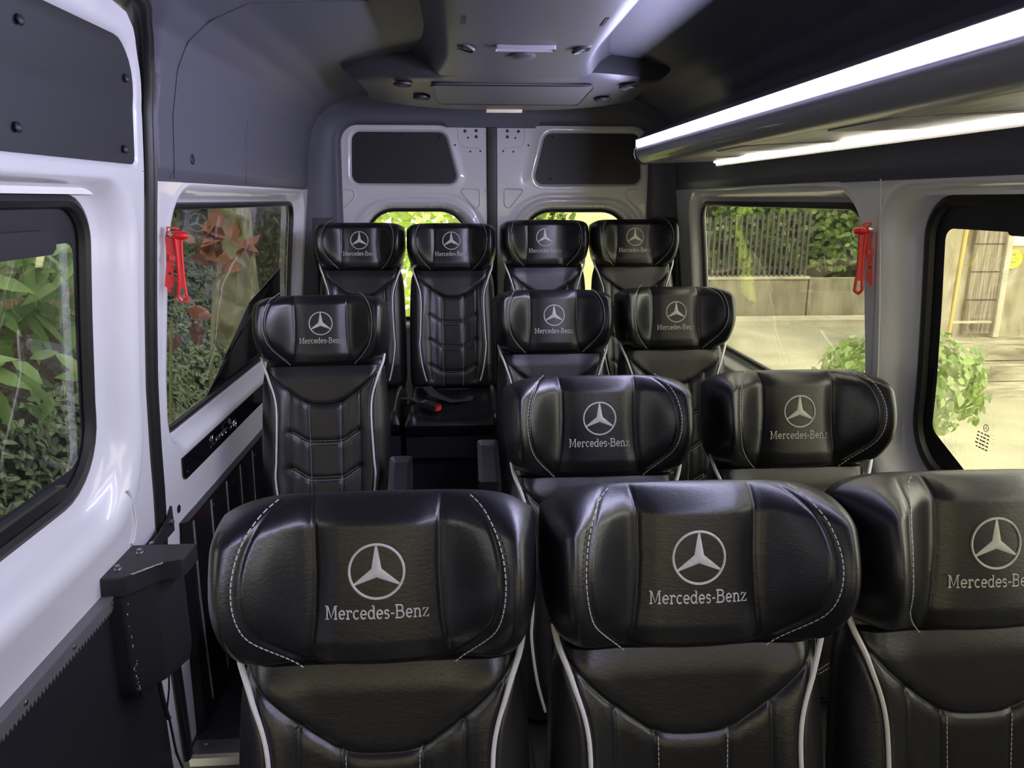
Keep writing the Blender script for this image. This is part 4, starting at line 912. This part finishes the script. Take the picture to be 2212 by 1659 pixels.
# red-leaved plants
def plant(name, label, cat, blobs, mats_, L, Wd, stems, group=None, stemr=.006, stem_m=None):
    r = empty(name, stems[0][0] if stems else blobs[0][0], label=label, cat=cat, group=group)
    P = []; N = []
    for c, rad, n in blobs: a, b = blob(c, rad, n); P.append(a); N.append(b)
    o = leaves('foliage', np.concatenate(P), np.concatenate(N), L, Wd, mats_); off(o, r)
    m_ = MB()
    for s_ in stems: m_.tube(s_, stemr, 6)
    if stems: off(m_.obj('stem', stem_m or M['soil']), r)
    return r
M['stemg'] = mat('pale_green_stem', (.22, .24, .12), .8)
plant('red_leaved_plant', 'tall plant with dull red leaves high in the left rear window', 'plant', [((-1.30, 4.15, 1.33), (.14, .16, .10), 26)], M['redleaf'], .13, .10, [[(-1.42, 3.9, -.1), (-1.38, 4.0, .6), (-1.32, 4.1, 1.3)]], 'red-leaved plants', .010, M['stemg'])
plant('red_leaved_plant', 'red-leaved plant half way up beside the hammer in the left rear window', 'plant', [((-1.38, 3.55, 1.02), (.12, .14, .12), 18)], M['redleaf'], .12, .09, [[(-1.42, 3.3, -.1), (-1.40, 3.45, .5), (-1.36, 3.5, 1.0)]], 'red-leaved plants', .008, M['stemg'])
plant('red_leaved_plant', 'low red-leaved plant near the bottom of the left rear window', 'plant', [((-1.28, 3.2, .42), (.10, .13, .12), 22)], M['redleaf'], .11, .085, [[(-1.35, 3.1, -.2), (-1.31, 3.15, .1), (-1.28, 3.2, .42)]], 'red-leaved plants', .006, M['stemg'])
# bright green branch
br = empty('leafy_branch', (-1.5, 2.0, 1.2), label='leafy bright green branch close outside the sliding door window', cat='branch')
P = []; m_ = MB()
for (a, b, k) in (((-1.5, 2.2, 1.50), (-1.45, 3.10, 1.17), 60), ((-1.5, 2.15, 1.36), (-1.45, 3.0, 1.04), 50), ((-1.5, 2.2, 1.16), (-1.47, 2.62, .92), 26), ((-1.6, 2.3, 1.5), (-1.5, 3.0, 1.36), 22)):
    a, b = np.array(a), np.array(b); m_.tube([a, (a+b)/2+np.array([0, 0, .04]), b], [.007, .005, .002], 6)
    for i in range(k): q = a+(b-a)*RNG.random()+RNG.normal(size=3)*.05; P.append(q)
off(m_.obj('stem', M['stemg']), br); P = np.array(P)
off(leaves('foliage', P, np.tile([.75, -.5, .45], (len(P), 1)), .16, .046, M['brightleaf'], droop=1.0), br)

# right: driveway, kerb, wall, railings
WY = 13.4
bwl = empty('boundary_wall', (6, WY, -.65), label='low stained concrete wall under the grey railings across the driveway', cat='wall')
off(MB().box((1.0, WY, -.65), (6.36, WY+.25, .15), .01).obj('wall_section', M['wallc']), bwl)
off(MB().box((6.40, WY+.02, -.65), (11, WY+.27, .12), .01).obj('wall_section', M['wallc']), bwl)
off(MB().box((1.0, WY-.03, .12), (6.38, WY+.28, .17), .01).obj('coping', M['ledge']), bwl)
tag(MB().box((1.0, WY-.58, -.65), (11.0, WY-.031, -.56), .01).obj('kerb', M['ledge'], None), 'pale concrete kerb along the foot of the boundary wall', 'kerb')
fn = empty('railing_fence', (4.5, WY+.12, .17), label='grey railings of slim vertical bars on top of the concrete wall', cat='fence')
xs = np.arange(3.2, 6.42, .098)
for x in xs:
    k = (x-3.2)/3.2; h_ = 1.17+.16*k
    off(MB().box((x-.021, WY+.09, .16), (x+.021, WY+.13, h_), .004).obj('bar', M['fence']), fn)
off(MB().box((3.15, WY+.125, .30), (6.42, WY+.15, .34)).obj('rail', M['fence']), fn)
P = np.stack([RNG.uniform(1.5, 11, 5200), RNG.uniform(WY+.35, WY+1.6, 5200), RNG.uniform(.2, 3.2, 5200)], -1)
tag(leaves('hedge', P, np.tile([-.3, -.8, .5], (len(P), 1)), .17, .10, M['hedge']), 'dense green hedge behind the railings across the driveway', 'hedge', kind='stuff')
S(MB().box((0, WY+1.7, -.65), (12, WY+1.8, 4.5)).obj('ground_slope', M['soil'], None, False))
# ivy bush on the corner
plant('ivy_bush', 'pale green ivy bush by the driveway corner at the right pillar', 'bush', [((3.35, 5.35, .18), (.62, .55, .42), 1500)], leaf_mat('ivy_leaf', [(.14, .26, .05), (.34, .48, .12), (.45, .50, .30)], trans=.3), .085, .07, [[(3.4, 5.4, -.65), (3.4, 5.4, 0)]], None, .05)
# steps
stp = empty('entrance_steps', (6.3, 8.3, -.65), label='weathered concrete entrance steps outside the large right window', cat='steps')
for (y0, z1, x0) in ((7.787, -.563, 5.50), (8.231, -.409, 5.72), (8.656, -.249, 6.0)):
    zlow = -.65 if y0 < 8 else z1-.155
    off(MB().box((x0, y0, zlow), (11, 9.14, z1-.0005), .012).obj('step', M['stepc']), stp)
# building front
bd = empty('building_wall', (7, 9.4, -.25), label='stained concrete building front with board cladding at the top of the steps', cat='building')
def W(lo, hi, m, nm): return off(MB().box(lo, hi, .006).obj(nm, m), bd)
W((5.9, 9.141, -.60), (12, 9.45, -.2495), M['stepc'], 'threshold')
W((6.04, 9.15, -.2494), (6.28, 9.6, 3.2), M['bldg'], 'pilaster'); W((6.28, 9.45, -.60), (12, 9.7, 3.2), M['bldg'], 'wall_face')
W((6.65, 9.39, -.20), (7.05, 9.449, 2.2), M['board'], 'board_cladding')
W((7.05, 9.34, -.24), (7.13, 9.449, 3.2), M['ledge'], 'door_post'); W((7.62, 9.36, -.24), (7.72, 9.449, 3.2), M['board'], 'door_post')
for z in (.25, .62, .98): off(MB().box((6.64, 9.383, z), (7.06, 9.395, z+.012)).obj('panel_joint', M['soil']), bd)
W((6.1, 9.28, -.04), (6.96, 9.33, -.015), M['ledge'], 'low_rail')
off(MB().tube([(6.34, 9.22, -.24), (6.36, 9.22, .5), (6.44, 9.22, 3.0)], .028, 10).obj('drain_pipe', M['pipe']), bd)
off(MB().box((7.16, 9.43, .96), (7.42, 9.449, 1.20), .003).obj('white_notice', mat('white_notice_board', (.8, .8, .74), .6)), bd)
ys_ = MB(); pl = []
for i in range(48): a = 2*math.pi*i/48; r = .115 if i % 2 else .125; pl.append((7.235+r*math.cos(a), .782+r*math.sin(a)))
ys_.prism(pl, lambda a, b: (a, 9.449, b), lambda a, b: (a, 9.43, b)); sg_ = off(ys_.obj('yellow_round_sign', mat('yellow_sign', (.85, .70, .02), .5), None, False), bd)
mk = MB(); mk.box((7.16, 9.425, .79), (7.31, 9.4295, .80)); mk.box((7.21, 9.425, .83), (7.26, 9.4295, .86)); mk.box((7.19, 9.425, .74), (7.28, 9.4295, .755))
off(mk.obj('sign_marks', mat('grey_sign_print', (.25, .25, .3), .6), None, False), bd)
W((5.62, 9.6, -.60), (6.13, 9.8, .55), M['wallc'], 'garden_wall')
P = np.stack([RNG.uniform(5.75, 6.1, 260), RNG.uniform(9.9, 10.6, 260), RNG.uniform(.5, 2.4, 260)], -1)
tag(leaves('dark_shrubbery', P, np.tile([-.3, -.8, .4], (260, 1)), .22, .05, M['darkleaf']), 'dark narrow-leaved shrubbery left of the building pilaster', 'shrub', kind='stuff')
# glass print on the right window
gpz = MB(); X_ = lambda z: XC+hw(z)+.066
gpz.tube([(X_(.996+.0), 1.535+.008*math.cos(a), 1.046+.008*math.sin(a)) for a in np.linspace(0, 2*math.pi, 20)[:-1]], .0008, 5, closed=True)
for k in range(3): a = math.pi/2+k*2*math.pi/3; gpz.tube([(X_(.996), 1.535, 1.046), (X_(.996), 1.535+.008*math.cos(a), 1.046+.008*math.sin(a))], .0007, 4)
for i in range(5):
    for j in range(4): gpz.box((X_(1.02)-.0005, 1.518+.011*j, 1.030-.0085*i), (X_(1.02), 1.518+.011*j+random.uniform(.005, .010), 1.033-.0085*i))
gpz.obj('glass_print', M['gloss'], win4, False)
MB().prism(rpoly([(1.18, 1.478), (1.475, 1.478), (1.475, 1.515), (1.18, 1.515)], .012, 0, 5, 1), lambda a, b: mapR(a, b, .067), lambda a, b: mapR(a, b, .045)).obj('vent_latch', M['blackp'], win4, False)
# behind the van
P = np.stack([RNG.uniform(-1.5, 1.2, 3000), RNG.uniform(9.2, 10.4, 3000), RNG.uniform(-.3, 3.2, 3000)], -1)
tag(leaves('sunlit_hedge', P, np.tile([-.1, -.8, .6], (len(P), 1)), .17, .10, M['sunleaf']), 'bright sunlit foliage seen through the rear door windows', 'hedge', kind='stuff')
tag(MB().box((.6, 10.6, -.65), (3.05, 11.5, 2.6), .02).obj('cream_building', mat('cream_render', (.62, .54, .30), .9, build=conc_nodes((.5, .42, .2), (.7, .62, .4), 2))), 'cream building wall seen through the right rear door window', 'building')
plant('tree', 'small green tree behind the van in the right rear window', 'tree', [((.8, 8.6, 1.6), (.45, .4, .8), 500)], M['hedge'], .16, .09, [[(.8, 8.6, -.65), (.8, 8.6, 1.2)]], None, .04)
# opposite side of the street, in front of the van
S(MB().box((-8, -9.3, -.65), (10, -9, 4.2)).obj('wall_street', mat('sunlit_cream_wall', (.74, .66, .44), .9), None, False))
